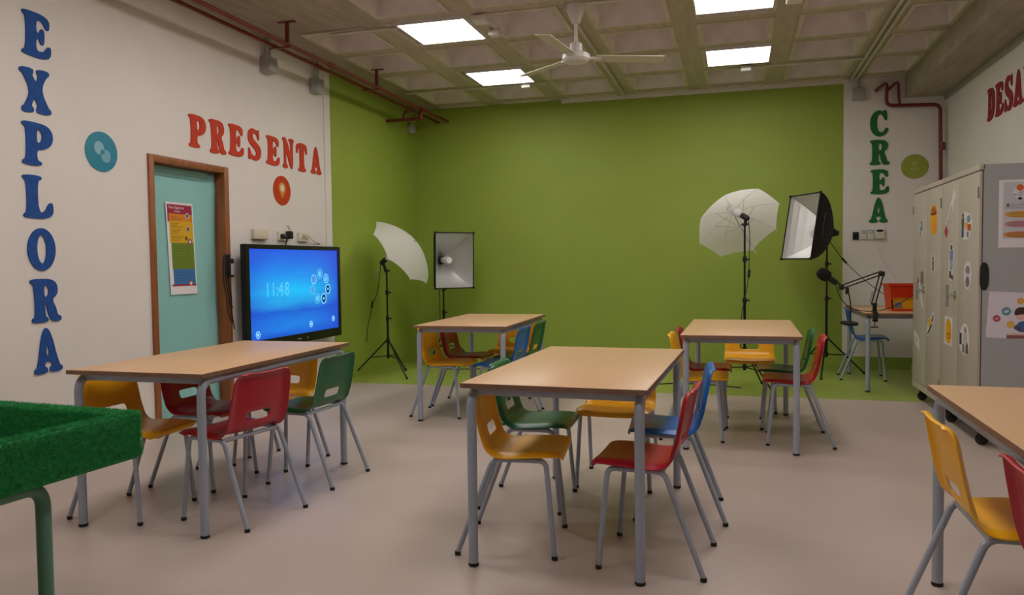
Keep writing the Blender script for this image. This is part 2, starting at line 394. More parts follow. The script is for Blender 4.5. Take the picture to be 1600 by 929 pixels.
# ------------------------------------------------------------------ door
d = struct(bpy.data.objects.new('door_1', None)); C.objects.link(d); d.location = (XL, 0, 0)
for y0, y1 in ((DY0, DY0+.05), (DY1-.055, DY1)): rbox('jamb', -.12, .018, y0, y1, 0, DZ, .004, M_WOOD, d)
rbox('lintel', -.12, .018, DY0+.05, DY1-.055, DZ-.05, DZ, .004, M_WOOD, d)
lf = rbox('leaf', -.125, -.085, DY0+.052, DY1-.057, .01, DZ-.052, .003, M_WOOD, d)
# teal paper with soft folds taped over the leaf
mb = MB(); ny, nz = 24, 44; vs = []
rn = random.Random(3)
for j in range(nz+1):
    for i in range(ny+1):
        u, v = i/ny, j/nz
        f = .006+.005*math.sin(u*5+v*9)+.004*math.sin(u*13-v*5)+.007*max(0, math.sin((u*1.7+v*6.0)))**6*(.3+u)
        if v > .95: f *= .6
        vs.append((-.084+max(.002, f), DY0+.055+(DY1-DY0-.113)*u, .02+(DZ-.075)*v))
fs = [(j*(ny+1)+i, j*(ny+1)+i+1, (j+1)*(ny+1)+i+1, (j+1)*(ny+1)+i) for j in range(nz) for i in range(ny)]
pp = mb.add(vs, fs).build('paper_covering', M_TEAL, d, True); sm = pp.modifiers.new('s', 'SOLIDIFY'); sm.thickness = .001; sm.offset = -1
MB().box(-.078, -.0735, DY0+.055, DY1-.06, DZ-.125, DZ-.056).build('paper_fold', mat('teal_fold', '#82b8b2', .6), d)
# poster on the door
PM = frame_at((XL-.066, 4.76, 1.003), (0, 1, 0), (0, 0, 1))
t = thing('poster', 'tall poster with crimson, yellow, green and blue bands taped on the teal door', 'poster', M=PM)
t.rotation_euler.rotate_axis('Z', 0)
sh = lambda x, y: (x+.03*(1-y/.685), y)
def quad(x0, x1, y0, y1): return [sh(x0,y0), sh(x1,y0), sh(x1,(y0+y1)/2), sh(x1,y1), sh(x0,y1), sh(x0,(y0+y1)/2)]
shape('sheet', [quad(0, .292, 0, .685)], .002, M_PAPER, t)
pm_ = lambda h: mat('print_'+h, '#'+h, .6)
for nm, (x0, x1, y0, y1), h in (('header_band', (.012, .28, .60, .668), '9c1740'), ('margin_strip', (.012, .026, .54, .60), '9c1740'), ('orange_band', (.027, .28, .545, .60), 'd98618'),
        ('yellow_band', (.027, .28, .385, .545), 'd7a912'), ('green_band', (.035, .28, .19, .385), '6d8426'), ('blue_band', (.04, .28, .075, .19), '3a74ac'), ('base_band', (.02, .285, .062, .075), '9c1740')):
    shape(nm, [quad(x0, x1, y0, y1)], .0008, pm_(h), t, .002)
text('title', 'Plan Digital de', .028, pm_('e6d5da'), t, .03, .637, .003, .0006); text('title', 'Centro', .024, pm_('e6d5da'), t, .085, .611, .003, .0006)
for (cx, cy_, r, h) in ((.225, .59, .022, 'b9b7c4'), (.225, .49, .02, 'a8a2a5'), (.20, .42, .016, '7c4c22'), (.24, .395, .022, '7a2d45'), (.225, .08, .018, 'd86a2a')):
    e = shape('emblem', [[sh(*q) for q in ell(cx, cy_, r, r)]], .0006, pm_(h), t, .003)
    shape('emblem_mark', [[sh(*q) for q in ell(cx, cy_, r*.55, r*.6)]], .0005, pm_({'7a2d45': 'e9dfe2', 'd86a2a': 'eed9c8'}.get(h, '5a4a55')), e, .0036)
for k, y in enumerate((.578, .566, .553, .527, .514, .501, .478, .465, .452, .431, .418, .402)):
    shape('text_line', [quad(.045, .11+.06*((k*7) % 4)/3, y, y+.004)], .0005, pm_('8d5a14'), t, .003)
for k in range(9): shape('text_line', [quad(.055, .235, .205+k*.019, .209+k*.019)], .0005, pm_('58701c'), t, .003)
for k in range(4): shape('text_line', [quad(.06, .235, .10+k*.02, .104+k*.02)], .0005, pm_('2f618f'), t, .003)

# ------------------------------------------------------------------ letters
G = {
'E': [[(0,1),(0,.90),(.13,.86),(.13,.14),(0,.10),(0,0),(.94,0),(1,.32),(.86,.33),(.74,.17),(.47,.15),(.47,.43),(.58,.43),(.62,.32),(.75,.32),(.75,.68),(.62,.68),(.58,.57),(.47,.57),(.47,.85),(.68,.84),(.80,.68),(.93,.70),(.90,1)]],
'X': [[(0,1),(.46,1),(.46,.89),(.40,.86),(.53,.68),(.63,.86),(.57,.89),(.57,1),(1,1),(1,.88),(.9,.86),(.68,.54),(.92,.14),(1,.12),(1,0),(.5,0),(.5,.12),(.56,.15),(.44,.36),(.32,.15),(.40,.12),(.40,0),(0,0),(0,.12),(.1,.15),(.33,.48),(.1,.86),(0,.88)]],
'P': [[(0,1),(.6,1),(.86,.95),(1,.80),(1,.62),(.88,.47),(.62,.38),(.47,.38),(.47,.13),(.62,.1),(.62,0),(0,0),(0,.1),(.13,.13),(.13,.87),(0,.9)], [(.47,.84),(.47,.54),(.56,.54),(.64,.62),(.64,.78),(.56,.84)]],
'R': [[(0,1),(.58,1),(.84,.94),(.93,.78),(.88,.60),(.70,.52),(.84,.30),(.87,.14),(1,.12),(1,0),(.66,0),(.56,.16),(.50,.42),(.45,.43),(.45,.13),(.55,.1),(.55,0),(0,0),(0,.1),(.12,.13),(.12,.87),(0,.9)], [(.45,.85),(.45,.58),(.53,.58),(.6,.65),(.6,.78),(.53,.85)]],
'L': [[(0,1),(.62,1),(.62,.9),(.48,.87),(.48,.15),(.70,.15),(.84,.38),(1,.38),(.97,0),(0,0),(0,.1),(.12,.13),(.12,.87),(0,.9)]],
'O': [ell(.5,.5,.5,.5,24), ell(.5,.5,.17,.33,20,.06)],
'A': [[(.36,1),(.64,1),(.88,.15),(1,.12),(1,0),(.54,0),(.54,.12),(.64,.15),(.61,.25),(.39,.25),(.36,.15),(.46,.12),(.46,0),(0,0),(0,.12),(.12,.15)], [(.5,.70),(.43,.39),(.57,.39)]],
'S': [[(.88,1),(.90,.66),(.78,.66),(.70,.82),(.52,.88),(.38,.82),(.38,.72),(.5,.64),(.78,.54),(.98,.40),(1,.22),(.88,.06),(.62,-.02),(.4,0),(.24,.05),(.1,0),(0,.02),(0,.38),(.12,.38),(.22,.2),(.44,.12),(.60,.17),(.62,.26),(.5,.36),(.24,.46),(.05,.58),(0,.76),(.08,.92),(.3,1.02),(.52,1.01),(.7,.95),(.78,1)]],
'N': [[(0,1),(.36,1),(.70,.42),(.70,.87),(.56,.9),(.56,1),(1,1),(1,.9),(.9,.87),(.9,0),(.66,0),(.29,.62),(.29,.13),(.42,.1),(.42,0),(0,0),(0,.1),(.12,.13),(.12,.87),(0,.9)]],
'T': [[(.02,1),(.98,1),(1,.62),(.88,.62),(.78,.84),(.69,.86),(.69,.13),(.84,.1),(.84,0),(.16,0),(.16,.1),(.31,.13),(.31,.86),(.22,.84),(.12,.62),(0,.62)]],
'C': [[(.88,1),(.92,.6),(.78,.6),(.66,.8),(.54,.86),(.40,.76),(.36,.5),(.42,.24),(.58,.14),(.72,.18),(.84,.34),(1,.28),(.86,.06),(.6,-.02),(.34,.0),(.1,.16),(0,.44),(.04,.74),(.22,.95),(.48,1.02),(.66,.95),(.74,1)]],
'D': [[(0,1),(.55,1),(.84,.9),(1,.66),(1,.34),(.84,.1),(.55,0),(0,0),(0,.1),(.13,.13),(.13,.87),(0,.9)], [(.47,.85),(.47,.15),(.57,.18),(.64,.32),(.64,.68),(.57,.82)]],
}
def letter(ch, M, w_, h_, m_, label, group, tilt=0.):
    loops = []
    for lp in G[ch]:
        p = chaikin(lp, 2); loops.append([((x-.5)*w_, y*h_) for x, y in p])
    o = shape('wall_letter', loops, .007, m_, None, .0)
    o.matrix_world = M @ Matrix.Rotation(tilt, 4, 'Z'); return tag(o, label, 'letter', group)
M_LB = mat('blue_felt', '#164a92', .8, noise=.22, nscale=40, bump=.2, bscale=150)
M_LR = mat('red_felt', '#c43a1c', .8, noise=.15, nscale=40, bump=.2, bscale=150)
M_LG = mat('green_felt', '#1d6a33', .8, noise=.12, nscale=40, bump=.2, bscale=150)
M_LD = mat('crimson_felt', '#8e1a2e', .8, noise=.12, nscale=40, bump=.2, bscale=150)
ORD = ['first', 'second', 'third', 'fourth', 'fifth', 'sixth', 'seventh', 'eighth']
for k, (ch, y0, y1, z0, z1) in enumerate((('E',3.548,3.749,2.439,2.70),('X',3.534,3.734,2.114,2.372),('P',3.524,3.733,1.809,2.06),('L',3.519,3.724,1.502,1.753),('O',3.531,3.723,1.195,1.447),('R',3.547,3.751,.891,1.149),('A',3.551,3.746,.589,.856))):
    letter(ch, LW((y0+y1)/2, z0, .001), y1-y0, z1-z0, M_LB, f'blue felt letter {ch}, {ORD[k]} from the top in the vertical word EXPLORA', 'blue letters of EXPLORA', (-.04, .03, -.02, 0, -.03, .02, .04)[k])
for k, (ch, y0, y1, z0, z1) in enumerate((('P',4.95,5.148,2.109,2.356),('R',5.192,5.39,2.097,2.36),('E',5.422,5.626,2.107,2.363),('S',5.687,5.87,2.107,2.368),('E',5.944,6.153,2.095,2.349),('N',6.203,6.389,2.095,2.37),('T',6.431,6.623,2.091,2.356),('A',6.686,6.879,2.094,2.356))):
    letter(ch, LW((y0+y1)/2, z0, .001), y1-y0, z1-z0, M_LR, f'red felt letter {ch}, {ORD[k]} from the left in the word PRESENTA', 'red letters of PRESENTA', (.0, .02, -.02, .02, -.03, 0, .02, 0)[k])
for k, (ch, x0, x1, z0, z1) in enumerate((('C',1.406,1.599,2.538,2.815),('R',1.408,1.608,2.227,2.50),('E',1.417,1.608,1.909,2.18),('A',1.407,1.595,1.60,1.874))):
    letter(ch, BW((x0+x1)/2, z0, .001), x1-x0, z1-z0, M_LG, f'dark green felt letter {ch}, {ORD[k]} from the top in the vertical word CREA', 'green letters of CREA')
for k, (ch, y0, y1) in enumerate((('D',7.876,7.675),('E',7.655,7.445),('S',7.415,7.215),('A',7.2,6.995),('R',6.975,6.77))):
    letter(ch, RWm((y0+y1)/2, 2.41, .001), y0-y1, .285, M_LD, f'crimson felt letter {ch}, {ORD[k]} in the word above the cabinets', 'crimson letters on the right wall')
# round signs
def roundsign(M, rx, ry, m_, label, marks):
    t = thing('round_sign', label, 'wall sign', M=M, group='round wall signs')
    shape('disc', [ell(0, 0, rx, ry, 48)], .004, m_, t)
    for i, (lp, mm) in enumerate(marks): shape('mark', [lp], .0012, mm, t, .004+.0012*i)
mk = lambda h, r=.3: mat('sign_'+h, '#'+h, r)
roundsign(LW(4.11, 1.956, .001), .132, .128, mk('2b87a0'), 'teal laminated disc with two pale circles beside the blue letters', [(ell(-.022, .022, .04, .042), mk('8bb9c6')), (ell(.03, -.026, .04, .042), mk('79afbf')), (ell(.004, -.002, .016, .016), mk('2b87a0'))])
roundsign(LW(6.18, 1.884, .001), .138, .132, mk('c53a20'), 'red disc with an orange location pin above the screen', [
    ([(.056*math.cos(a), .02+.056*math.sin(a)) for a in [math.radians(v) for v in range(-25, 206, 11)]]+[(0, -.075)], mk('d98a4e')), (ell(0, .022, .032, .034), mk('e9d9b4'))])
roundsign(BW(1.854, 2.195, .001), .135, .13, mk('96a03a'), 'olive green disc with a faint pale mark beside the letters CREA', [(ell(.0, .035, .032, .028), mk('a6ae55')), (rect(-.045, .045, -.03, -.012), mk('a6ae55')), (rect(-.045, .03, -.055, -.04), mk('a0a84c'))])

# ------------------------------------------------------------------ screen
TY0, TY1, TZ0, TZ1 = 5.42, 6.985, .505, 1.39
t = thing('touch_screen', 'large black wall-mounted touch screen showing a blue home page', 'screen', (XL, (TY0+TY1)/2, TZ0))
hw, hh = (TY1-TY0)/2, TZ1-TZ0
rbox('housing', .082, .125, -hw, hw, 0, hh, .012, M_BLACK, t)
MB().box(.0, .083, -.35, .35, .25, .65).build('wall_bracket', M_BLACKM, t)
# bezel
sx0, sx1, sz0, sz1 = -hw+.055, hw-.05, .085, hh-.04
mb = MB()
for a in ((-hw+.004, hw-.004, .004, sz0), (-hw+.004, hw-.004, sz1, hh-.004), (-hw+.004, sx0, sz0, sz1), (sx1, hw-.004, sz0, sz1)): mb.box(.124, .134, a[0], a[1], a[2], a[3])
mb.build('bezel', mat('bezel_plastic', '#0b0b0d', .3), t)
ms = bpy.data.materials.new('screen_image'); ms.use_nodes = True; nt = ms.node_tree; b = nt.nodes['Principled BSDF']
b.inputs['Base Color'].default_value = (.01, .01, .01, 1); b.inputs['Roughness'].default_value = .25
tc = nt.nodes.new('ShaderNodeTexCoord'); sp_ = nt.nodes.new('ShaderNodeSeparateXYZ'); nt.links.new(tc.outputs['Generated'], sp_.inputs[0])
ramp = nt.nodes.new('ShaderNodeValToRGB'); cr_ = ramp.color_ramp
cr_.elements[0].position = 0; cr_.elements[0].color = (*S('#0a52c4'), 1); cr_.elements[1].position = 1; cr_.elements[1].color = (*S('#1d4fcf'), 1)
for p, h in ((.12, '#1277d6'), (.3, '#0b57c6'), (.38, '#1d93d8'), (.52, '#0fb2ea'), (.74, '#1580dd')):
    e = cr_.elements.new(p); e.color = (*S(h), 1)
wv = nt.nodes.new('ShaderNodeTexNoise'); wv.inputs['Scale'].default_value = 2.2
mp = nt.nodes.new('ShaderNodeMapping'); mp.inputs['Scale'].default_value = (1, 1, 3.5); mp.inputs['Rotation'].default_value = (.18, 0, 0); nt.links.new(tc.outputs['Generated'], mp.inputs[0]); nt.links.new(mp.outputs[0], wv.inputs['Vector'])
ad = nt.nodes.new('ShaderNodeMath'); ad.operation = 'MULTIPLY_ADD'; ad.inputs[1].default_value = .16; nt.links.new(wv.outputs[0], ad.inputs[0])
sb_ = nt.nodes.new('ShaderNodeMath'); sb_.operation = 'SUBTRACT'; sb_.inputs[1].default_value = .08; nt.links.new(sp_.outputs[2], sb_.inputs[0]); nt.links.new(sb_.outputs[0], ad.inputs[2])
nt.links.new(ad.outputs[0], ramp.inputs[0])
# darker, more violet towards the sides
dist = nt.nodes.new('ShaderNodeMath'); dist.operation = 'SUBTRACT'; dist.inputs[1].default_value = .45; nt.links.new(sp_.outputs[1], dist.inputs[0])
ab = nt.nodes.new('ShaderNodeMath'); ab.operation = 'POWER'; ab.inputs[1].default_value = 2; nt.links.new(dist.outputs[0], ab.inputs[0])
ml = nt.nodes.new('ShaderNodeMath'); ml.operation = 'MULTIPLY'; ml.inputs[1].default_value = 3.0; ml.use_clamp = True; nt.links.new(ab.outputs[0], ml.inputs[0])
mx = nt.nodes.new('ShaderNodeMix'); mx.data_type = 'RGBA'; mx.inputs['B'].default_value = (*S('#1a3fc0'), 1)
nt.links.new(ml.outputs[0], mx.inputs['Factor']); nt.links.new(ramp.outputs[0], mx.inputs['A'])
nt.links.new(mx.outputs['Result'], b.inputs['Emission Color']); b.inputs['Emission Strength'].default_value = 1.12
scr = MB().box(.124, .127, sx0, sx1, sz0, sz1).build('display', ms, t)
Msc = frame_at((.1272, sx0, sz0), (0, 1, 0), (0, 0, 1))
def on_screen(o): o.matrix_local = Msc; return o
M_W1 = emit('screen_white', S('#8fd0ee'), .9); M_W2 = emit('screen_pale', S('#58b4e2'), .8); M_WD = emit('screen_dark', S('#0d2436'), .5); M_WP = emit('screen_violet', S('#6a78c8'), .8)
for m_ in (M_W1, M_W2, M_WD, M_WP): m_.cycles.emission_sampling = 'NONE'
SW, SHt = sx1-sx0, sz1-sz0
for ch_, dx in (('1', 0), ('1', .085), (':', .165), ('4', .20), ('8', .295)):
    dg_ = on_screen(text('clock_digit', ch_, .17, M_W2, scr, .22+dx, SHt*.47, 0, .0006, sx=.85))
    if ch_ == ':': dg_['kind'] = 'stuff'
on_screen(text('date_line', 'mi\u00e9rcoles', .05, emit('screen_faint', S('#2f9bda'), .8), scr, .26, SHt*.39, 0, .0006))
for (u, v, r, mm, dk) in ((.765,.705,.05,M_W2,0),(.69,.64,.045,M_W1,2),(.845,.645,.045,M_W1,0),(.67,.51,.045,M_W2,2),(.865,.51,.05,M_W1,1),(.73,.40,.05,M_W2,0),(.81,.395,.052,M_W1,1)):
    cxx, cyy = u*SW, v*SHt
    ic = on_screen(shape('app_icon', [ell(cxx, cyy, r, r), ell(cxx, cyy, r*.86, r*.86)], .0005, mm, scr))
    if dk == 1: on_screen(shape('app_icon', [rect(cxx-r*.42, cxx+r*.42, cyy-r*.62, cyy+r*.62)], .0005, M_WD, scr)); on_screen(shape('app_icon', [ell(cxx, cyy, r*.2, r*.25)], .0005, M_W1, scr, .0006))
    elif dk == 2: on_screen(shape('app_icon', [rect(cxx-r*.3, cxx+r*.3, cyy-r*.55, cyy+r*.55)], .0005, M_WP, scr))
    else: on_screen(shape('app_icon', [ell(cxx, cyy, r*.6, r*.6)], .0005, M_W2, scr))
for (u, v, r) in ((.07,.06,.032),(.645,.095,.03),(.93,.125,.028)):
    on_screen(shape('app_icon', [ell(u*SW, v*SHt, r, r), ell(u*SW, v*SHt, r*.8, r*.8)], .0005, M_W1, scr)); on_screen(shape('app_icon', [ell(u*SW, v*SHt, r*.45, r*.45)], .0005, M_W1, scr))
MB().box(.134, .1345, -.03, .03, .035, .045).build('logo', M_GREYP, t); MB().lathe([(.008, 0), (.008, .002)], (.134, .14, .04), (1, 0, 0), 12).build('power_button', M_GREYP, t)
rbox('pen_holder', .085, .12, hw, hw+.022, .3, .37, .004, M_BLACK, t)
t = thing('power_brick', 'black power adapter and looped cables hanging left of the screen', 'power adapter', (XL, 5.35, 1.18))
rbox('adapter', .01, .06, -.03, .03, -.06, .09, .008, M_BLACK, t); MB().box(0, .012, -.012, .012, -.01, .02).build('wall_hook', M_BLACK, t)
MB().box(.06, .061, -.015, .02, -.04, .05).build('rating_label', M_GREYP, t)
for k, (yy, bot, sw) in enumerate(((-.04, -.42, -.03), (-.01, -.3, .04), (.02, -.48, .07))):
    MB().tube(bez((.03, yy, .08), (.05, yy-.04, .22), (.05, yy-.08, -.0), (.03, yy-.02, -.15))+bez((.03, yy-.02, -.15), (.03, yy+.03, -.25), (.03, yy-.03, -.3), (.03, .03+sw*.3, bot))[1:], .005, 6).build('cable', M_BLACK, t, True)
# sockets above the screen
def plate(name, M, w_, h_, d_, m_, label, cat='socket'):
    t = thing(name, label, cat, M=M, group='wall plates'); rbox('plate', -w_/2, w_/2, -h_/2, h_/2, 0, d_, .004, m_, t)
    return t
t = plate('wall_plate', LW(5.80, 1.48), .20, .085, .035, M_CREAM, 'blank cream cover box above left part of the screen')
MB().box(-.095, .095, -.046, -.0425, .0, .03).build('lower_lip', M_EDGE, t)
t = plate('wall_socket', LW(6.17, 1.475), .17, .085, .018, M_CREAM, 'wall socket with black plug and adapter above the middle of the screen')
for s in (-.045, .045): MB().lathe([(.03, .0), (.03, .004)], (s, 0, .0181), (0, 0, 1), 20).build('outlet', M_WHITEP, t)
MB().lathe([(.022, 0), (.024, .02), (.012, .05), (.006, .055)], (-.045, 0, .022), (0, -.25, 1), 16).build('plug', M_BLACK, t, True)
rbox('plug_adapter', .02, .075, -.025, .045, .022, .07, .006, M_BLACK, t)
MB().tube(bez((-.045, -.01, .07), (-.045, -.03, .09), (-.02, -.06, .05), (-.02, -.12, .03)), .004, 6).build('cable', M_BLACK, t, True)
for s in (.04, .06): MB().tube(bez((s, .045, .045), (s, .07, .05), (s-.01, .09, .03), (s+.01, .1, .02)), .002, 5).build('cable', M_BLACK, t, True)
t = plate('wall_socket', LW(6.50, 1.475), .16, .085, .025, M_CREAM, 'cream network socket with grey cable at right above the screen')
MB().box(-.03, .01, -.02, .02, .025, .028).build('port', M_GREYP, t)
MB().tube(bez((-.02, .0, .028), (.05, .03, .07), (.1, -.04, .02), (.32, -.055, .006)), .004, 6).build('cable', M_GREYP, t, True)
tag(MB().box(XL, XL+.012, 6.945, 6.965, 1.42, ZC-.005).build('cable_duct', M_WALL), 'thin white vertical cable duct left of the green paint edge', 'cable duct')
# sockets on the back wall
t = plate('wall_socket', BW(1.272, 1.462), .06, .085, .02, M_BLACK, 'black wall socket, leftmost of the row below the letters CREA')
MB().box(-.018, .018, -.025, .025, .02, .022).build('insert', M_BLACKM, t)
for x, lab in ((1.352, 'second from the left'), (1.425, 'third from the left')):
    t = plate('wall_socket', BW(x, 1.475), .062, .11, .02, M_WHITEP, f'white wall socket with dark round outlet, {lab} in the row below CREA')
    MB().lathe([(.024, 0), (.024, .004), (.017, .004), (.017, .001)], (0, .028, .02), (0, 0, 1), 20).build('outlet', M_GREYP, t, True)
    MB().lathe([(.02, 0), (.02, .0015)], (0, .028, .0205), (0, 0, 1), 20).build('outlet_ring', M_BLACK, t); MB().lathe([(.014, 0), (.014, .0015)], (0, .028, .0222), (0, 0, 1), 20).build('outlet_core', M_WHITEP, t)
    MB().box(-.02, .02, -.035, -.015, .02, .022).build('switch', M_CREAM, t)
t = plate('thermostat', BW(1.512, 1.478), .095, .115, .035, M_WHITEP, 'cream thermostat box with dark oval display, rightmost of the row below CREA', 'thermostat')
shape('display', [ell(0, .034, .038, .014)], .002, M_BLACK, t, .035); MB().box(-.045, .045, -.05, .005, .035, .045).build('keypad_cover', M_CREAM, t)
tag(MB().tube([(1.43, YB-.006, 1.42), (1.5, YB-.006, 1.33), (1.58, YB-.006, 1.12), (1.68, YB-.006, 1.0), (1.7, YB-.006, .75)], .005, 6).build('wall_cable', M_WHITEP, None, True), 'white cable running down the wall from the sockets to behind the orange bin', 'cable')

# ------------------------------------------------------------------ tables
TW, TL, TH = .7323, 1.3693, .74
def make_table(label, W=TW, L=TL, H=TH):
    t = thing('school_table', label, 'table', group='beech school tables')
    a, b = W/2, L/2
    top = rbox('tabletop', -a, a, -b, b, H-.02, H, .003, M_TOP, t)
    mb = MB(); e = .0012
    for q in ((-a-e, a+e, -b-e, -b+.002), (-a-e, a+e, b-.002, b+e), (-a-e, -a+.002, -b, b), (a-.002, a+e, -b, b)): mb.box(*q, H-.0205, H-.0015)
    mb.build('edge_band', M_EDGE, top)
    ix, iy = a-.033, b-.033; zr = H-.02-.0205
    for sx in (-1, 1):
        for sy in (-1, 1):
            pts = fillet([(sx*ix, sy*iy, .012), (sx*ix, sy*iy, zr), (sx*ix, sy*(iy-.14), zr)], .085, 8)
            lg = MB().tube(pts, .0195, 16).build('leg', M_STEEL, t, True)
            MB().lathe([(.017, 0), (.0205, .003), (.021, .011), (.0198, .014)], (sx*ix, sy*iy, 0), n=16).build('foot_cap', M_RUB, lg, True)
        MB().tube([(sx*ix, -iy+.14, zr), (sx*ix, iy-.14, zr)], .0195, 16).build('side_rail', M_STEEL, t, True)
    for sy in (-1, 1): rbox('end_rail', -ix+.012, ix-.012, sy*(iy-.035)-.011, sy*(iy-.035)+.011, H-.055, H-.0205, .003, M_STEEL, t)
    return t
tb0 = make_table('beech school table in the middle of the room, nearest whole table'); tb0.location = (-.653, 3.532, 0); tb0.rotation_euler.z = -.033
dup(tb0, (-2.612, 3.541, 0), .0096, 'beech school table in front of the door and the screen')
dup(tb0, (-2.0135, 6.16, 0), .022, 'beech school table before the left lighting stands, near green wall')
dup(tb0, (.0368, 5.698, 0), -.0117, 'beech school table in front of the white umbrella light at right')
dup(tb0, (1.045, 2.485, 0), -.01, 'beech school table cut off by the right edge of the photo')
dk = make_table('beech desk in the back right corner with microphone arm and orange bin', .73, 1.26, .72); dk.location = (1.485, 8.21, 0)

# ------------------------------------------------------------------ chairs
def catmull(P, n):
    out = []
    for i in range(len(P)-1):
        p0, p1, p2, p3 = P[max(i-1, 0)], P[i], P[i+1], P[min(i+2, len(P)-1)]
        for k in range(n):
            t = k/n; out.append(tuple(.5*((2*p1[j])+(-p0[j]+p2[j])*t+(2*p0[j]-5*p1[j]+4*p2[j]-p3[j])*t*t+(-p0[j]+3*p1[j]-3*p2[j]+p3[j])*t**3) for j in range(len(p1))))
    return out+[P[-1]]
def chair_shell():
    # x, z, half width
    P = [(.231,.394,.150),(.238,.412,.174),(.231,.430,.190),(.204,.440,.199),(.12,.440,.203),(.04,.433,.203),(-.025,.428,.200),(-.060,.434,.197),(-.079,.451,.196),(-.089,.475,.196),(-.097,.498,.196),(-.103,.520,.195),(-.119,.60,.193),(-.129,.655,.189),(-.135,.684,.183),(-.143,.702,.170),(-.155,.711,.152),(-.168,.707,.138)]
    hole = (9, 11)                       # profile indices that bound the hand hole
    U = [-1, -.975, -.91, -.8, -.6, -.385, -.2, 0, .2, .385, .6, .8, .91, .975, 1]
    nr = len(P); vs = []
    for i, (x, z, hw_) in enumerate(P):
        a, b = P[max(i-1, 0)], P[min(i+1, nr-1)]
        tx, tz = b[0]-a[0], b[1]-a[1]; l = math.hypot(tx, tz); tx /= l; tz /= l
        nx, nz = tz*-1, tx          # points away from the sitter? (seat: tangent -x -> normal down)
        if i < 8: nx, nz = 0*nx, -1
        else: nx, nz = -abs(tz), -abs(tx)*.3
        s_back = max(0, min(1, (i-6)/3))
        for u in U:
            e = max(0, (abs(u)-.78)/.22)
            lip = (.019+.009*s_back)*e**1.5*(0, .15, .5, .9)[i] if i < 4 else (.019+.009*s_back)*e**1.5
            dish = (.010*(1-u*u) if i > 1 else .002*(1-u*u))*(1-s_back) - .022*s_back*(u*u)
            off = lip+dish
            vs.append((x+nx*off, hw_*u, z+nz*off))
    m_ = len(U); fs = []
    for i in range(nr-1):
        for j in range(m_-1):
            if hole[0] <= i < hole[1] and 5 <= j < 9: continue
            fs.append((i*m_+j, i*m_+j+1, (i+1)*m_+j+1, (i+1)*m_+j))
    me = bpy.data.meshes.new('shell'); me.from_pydata(vs, [], fs); me.update()
    bm = bmesh.new(); bm.from_mesh(me); bmesh.ops.recalc_face_normals(bm, faces=bm.faces)
    bm.faces.ensure_lookup_table()
    if bm.faces[4*(m_-1)+7].normal.z < 0: bmesh.ops.reverse_faces(bm, faces=bm.faces)
    lay = bm.edges.layers.float.get('crease_edge') or bm.edges.layers.float.new('crease_edge')
    for e in bm.edges:
        if e.is_boundary:
            c = (e.verts[0].co+e.verts[1].co)/2
            if abs(c.y) < .08 and .455 < c.z < .53: e[lay] = .55
    bm.to_mesh(me); bm.free()
    o = bpy.data.objects.new('shell', me); C.objects.link(o)
    s = o.modifiers.new('sol', 'SOLIDIFY'); s.thickness = .006; s.offset = -1
    s = o.modifiers.new('sub', 'SUBSURF'); s.levels = 2; s.render_levels = 2
    dg = bpy.context.evaluated_depsgraph_get(); ev = bpy.data.meshes.new_from_object(o.evaluated_get(dg))
    bpy.data.objects.remove(o)
    return ev
SHELL = chair_shell()
SHELL.shade_smooth()
def split(me, keep, name):
    vn = [v.normal.copy() for v in me.vertices]; used = {}; vs = []; ns = []; fs = []
    for p in me.polygons:
        if not keep(p.center): continue
        f = []
        for i in p.vertices:
            if i not in used: used[i] = len(vs); vs.append(tuple(me.vertices[i].co)); ns.append(vn[i])
            f.append(used[i])
        fs.append(f)
    n = bpy.data.meshes.new(name); n.from_pydata(vs, [], fs); n.update(); n.shade_smooth(); n.normals_split_custom_set_from_vertices(ns); return n
BACK = lambda c: (c.x < -.066 and c.z > .43)
SEAT_ME = split(SHELL, lambda c: not BACK(c), 'seat'); BACK_ME = split(SHELL, BACK, 'backrest')
CM = {}
def chair_leg_mesh(sx, sy):
    zr = .402; f = .20 if sx > 0 else -.205; bx = .165 if sx > 0 else -.055; inner = .165-.07 if sx > 0 else -.055+.07
    pts = fillet([(f, sy*.195, .012), (bx, sy*.178, zr), (inner, sy*.178, zr)], .055, 7)
    return MB().tube(pts, .0112, 12).mesh('leg', M_STEEL, True), MB().lathe([(.010, 0), (.0128, .002), (.0128, .014), (.0115, .017)], (f, sy*.195, 0), n=12).mesh('foot_cap', M_RUB, True)
LEGS = [chair_leg_mesh(a, b_) for a in (1, -1) for b_ in (1, -1)]
RAILS = [MB().tube([(.165-.07, s*.178, .402), (-.055+.07, s*.178, .402)], .0112, 12).mesh('seat_rail', M_STEEL, True) for s in (1, -1)]
XT = [MB().tube([(x, -.178, .398), (x, .178, .398)], .0095, 10).mesh('cross_tube', M_STEEL, True) for x in (.12, -.045)]
def chair(col, x, y, deg, label, group):
    if col not in CM:
        a, b_ = SEAT_ME.copy(), BACK_ME.copy(); a.materials.append(CH[col]); b_.materials.append(CH[col]); CM[col] = (a, b_)
    t = thing('school_chair', label, 'chair', (x, y, 0), math.radians(deg), group)
    obj('seat', CM[col][0], t); obj('backrest', CM[col][1], t)
    for l, f in LEGS: obj('foot_cap', f, obj('leg', l, t))
    for r in RAILS: obj('seat_rail', r, t)
    for r in XT: obj('cross_tube', r, t)
    return t
g = 'chairs at the middle table'
chair('yellow', -.925, 3.20, 6, 'yellow plastic chair at the middle table, left side, nearest the camera', g)
chair('green', -1.01, 3.775, 1, 'green plastic chair at the middle table, behind the near yellow chair', g)
chair('yellow', -.62, 4.24, -91, 'yellow plastic chair at the far end of the middle table', g)
chair('red', -.305, 3.165, 176, 'red plastic chair at the middle table, right side, nearest the camera', g)
chair('blue', -.26, 3.79, 184, 'blue plastic chair at the middle table, behind the near red chair', g)
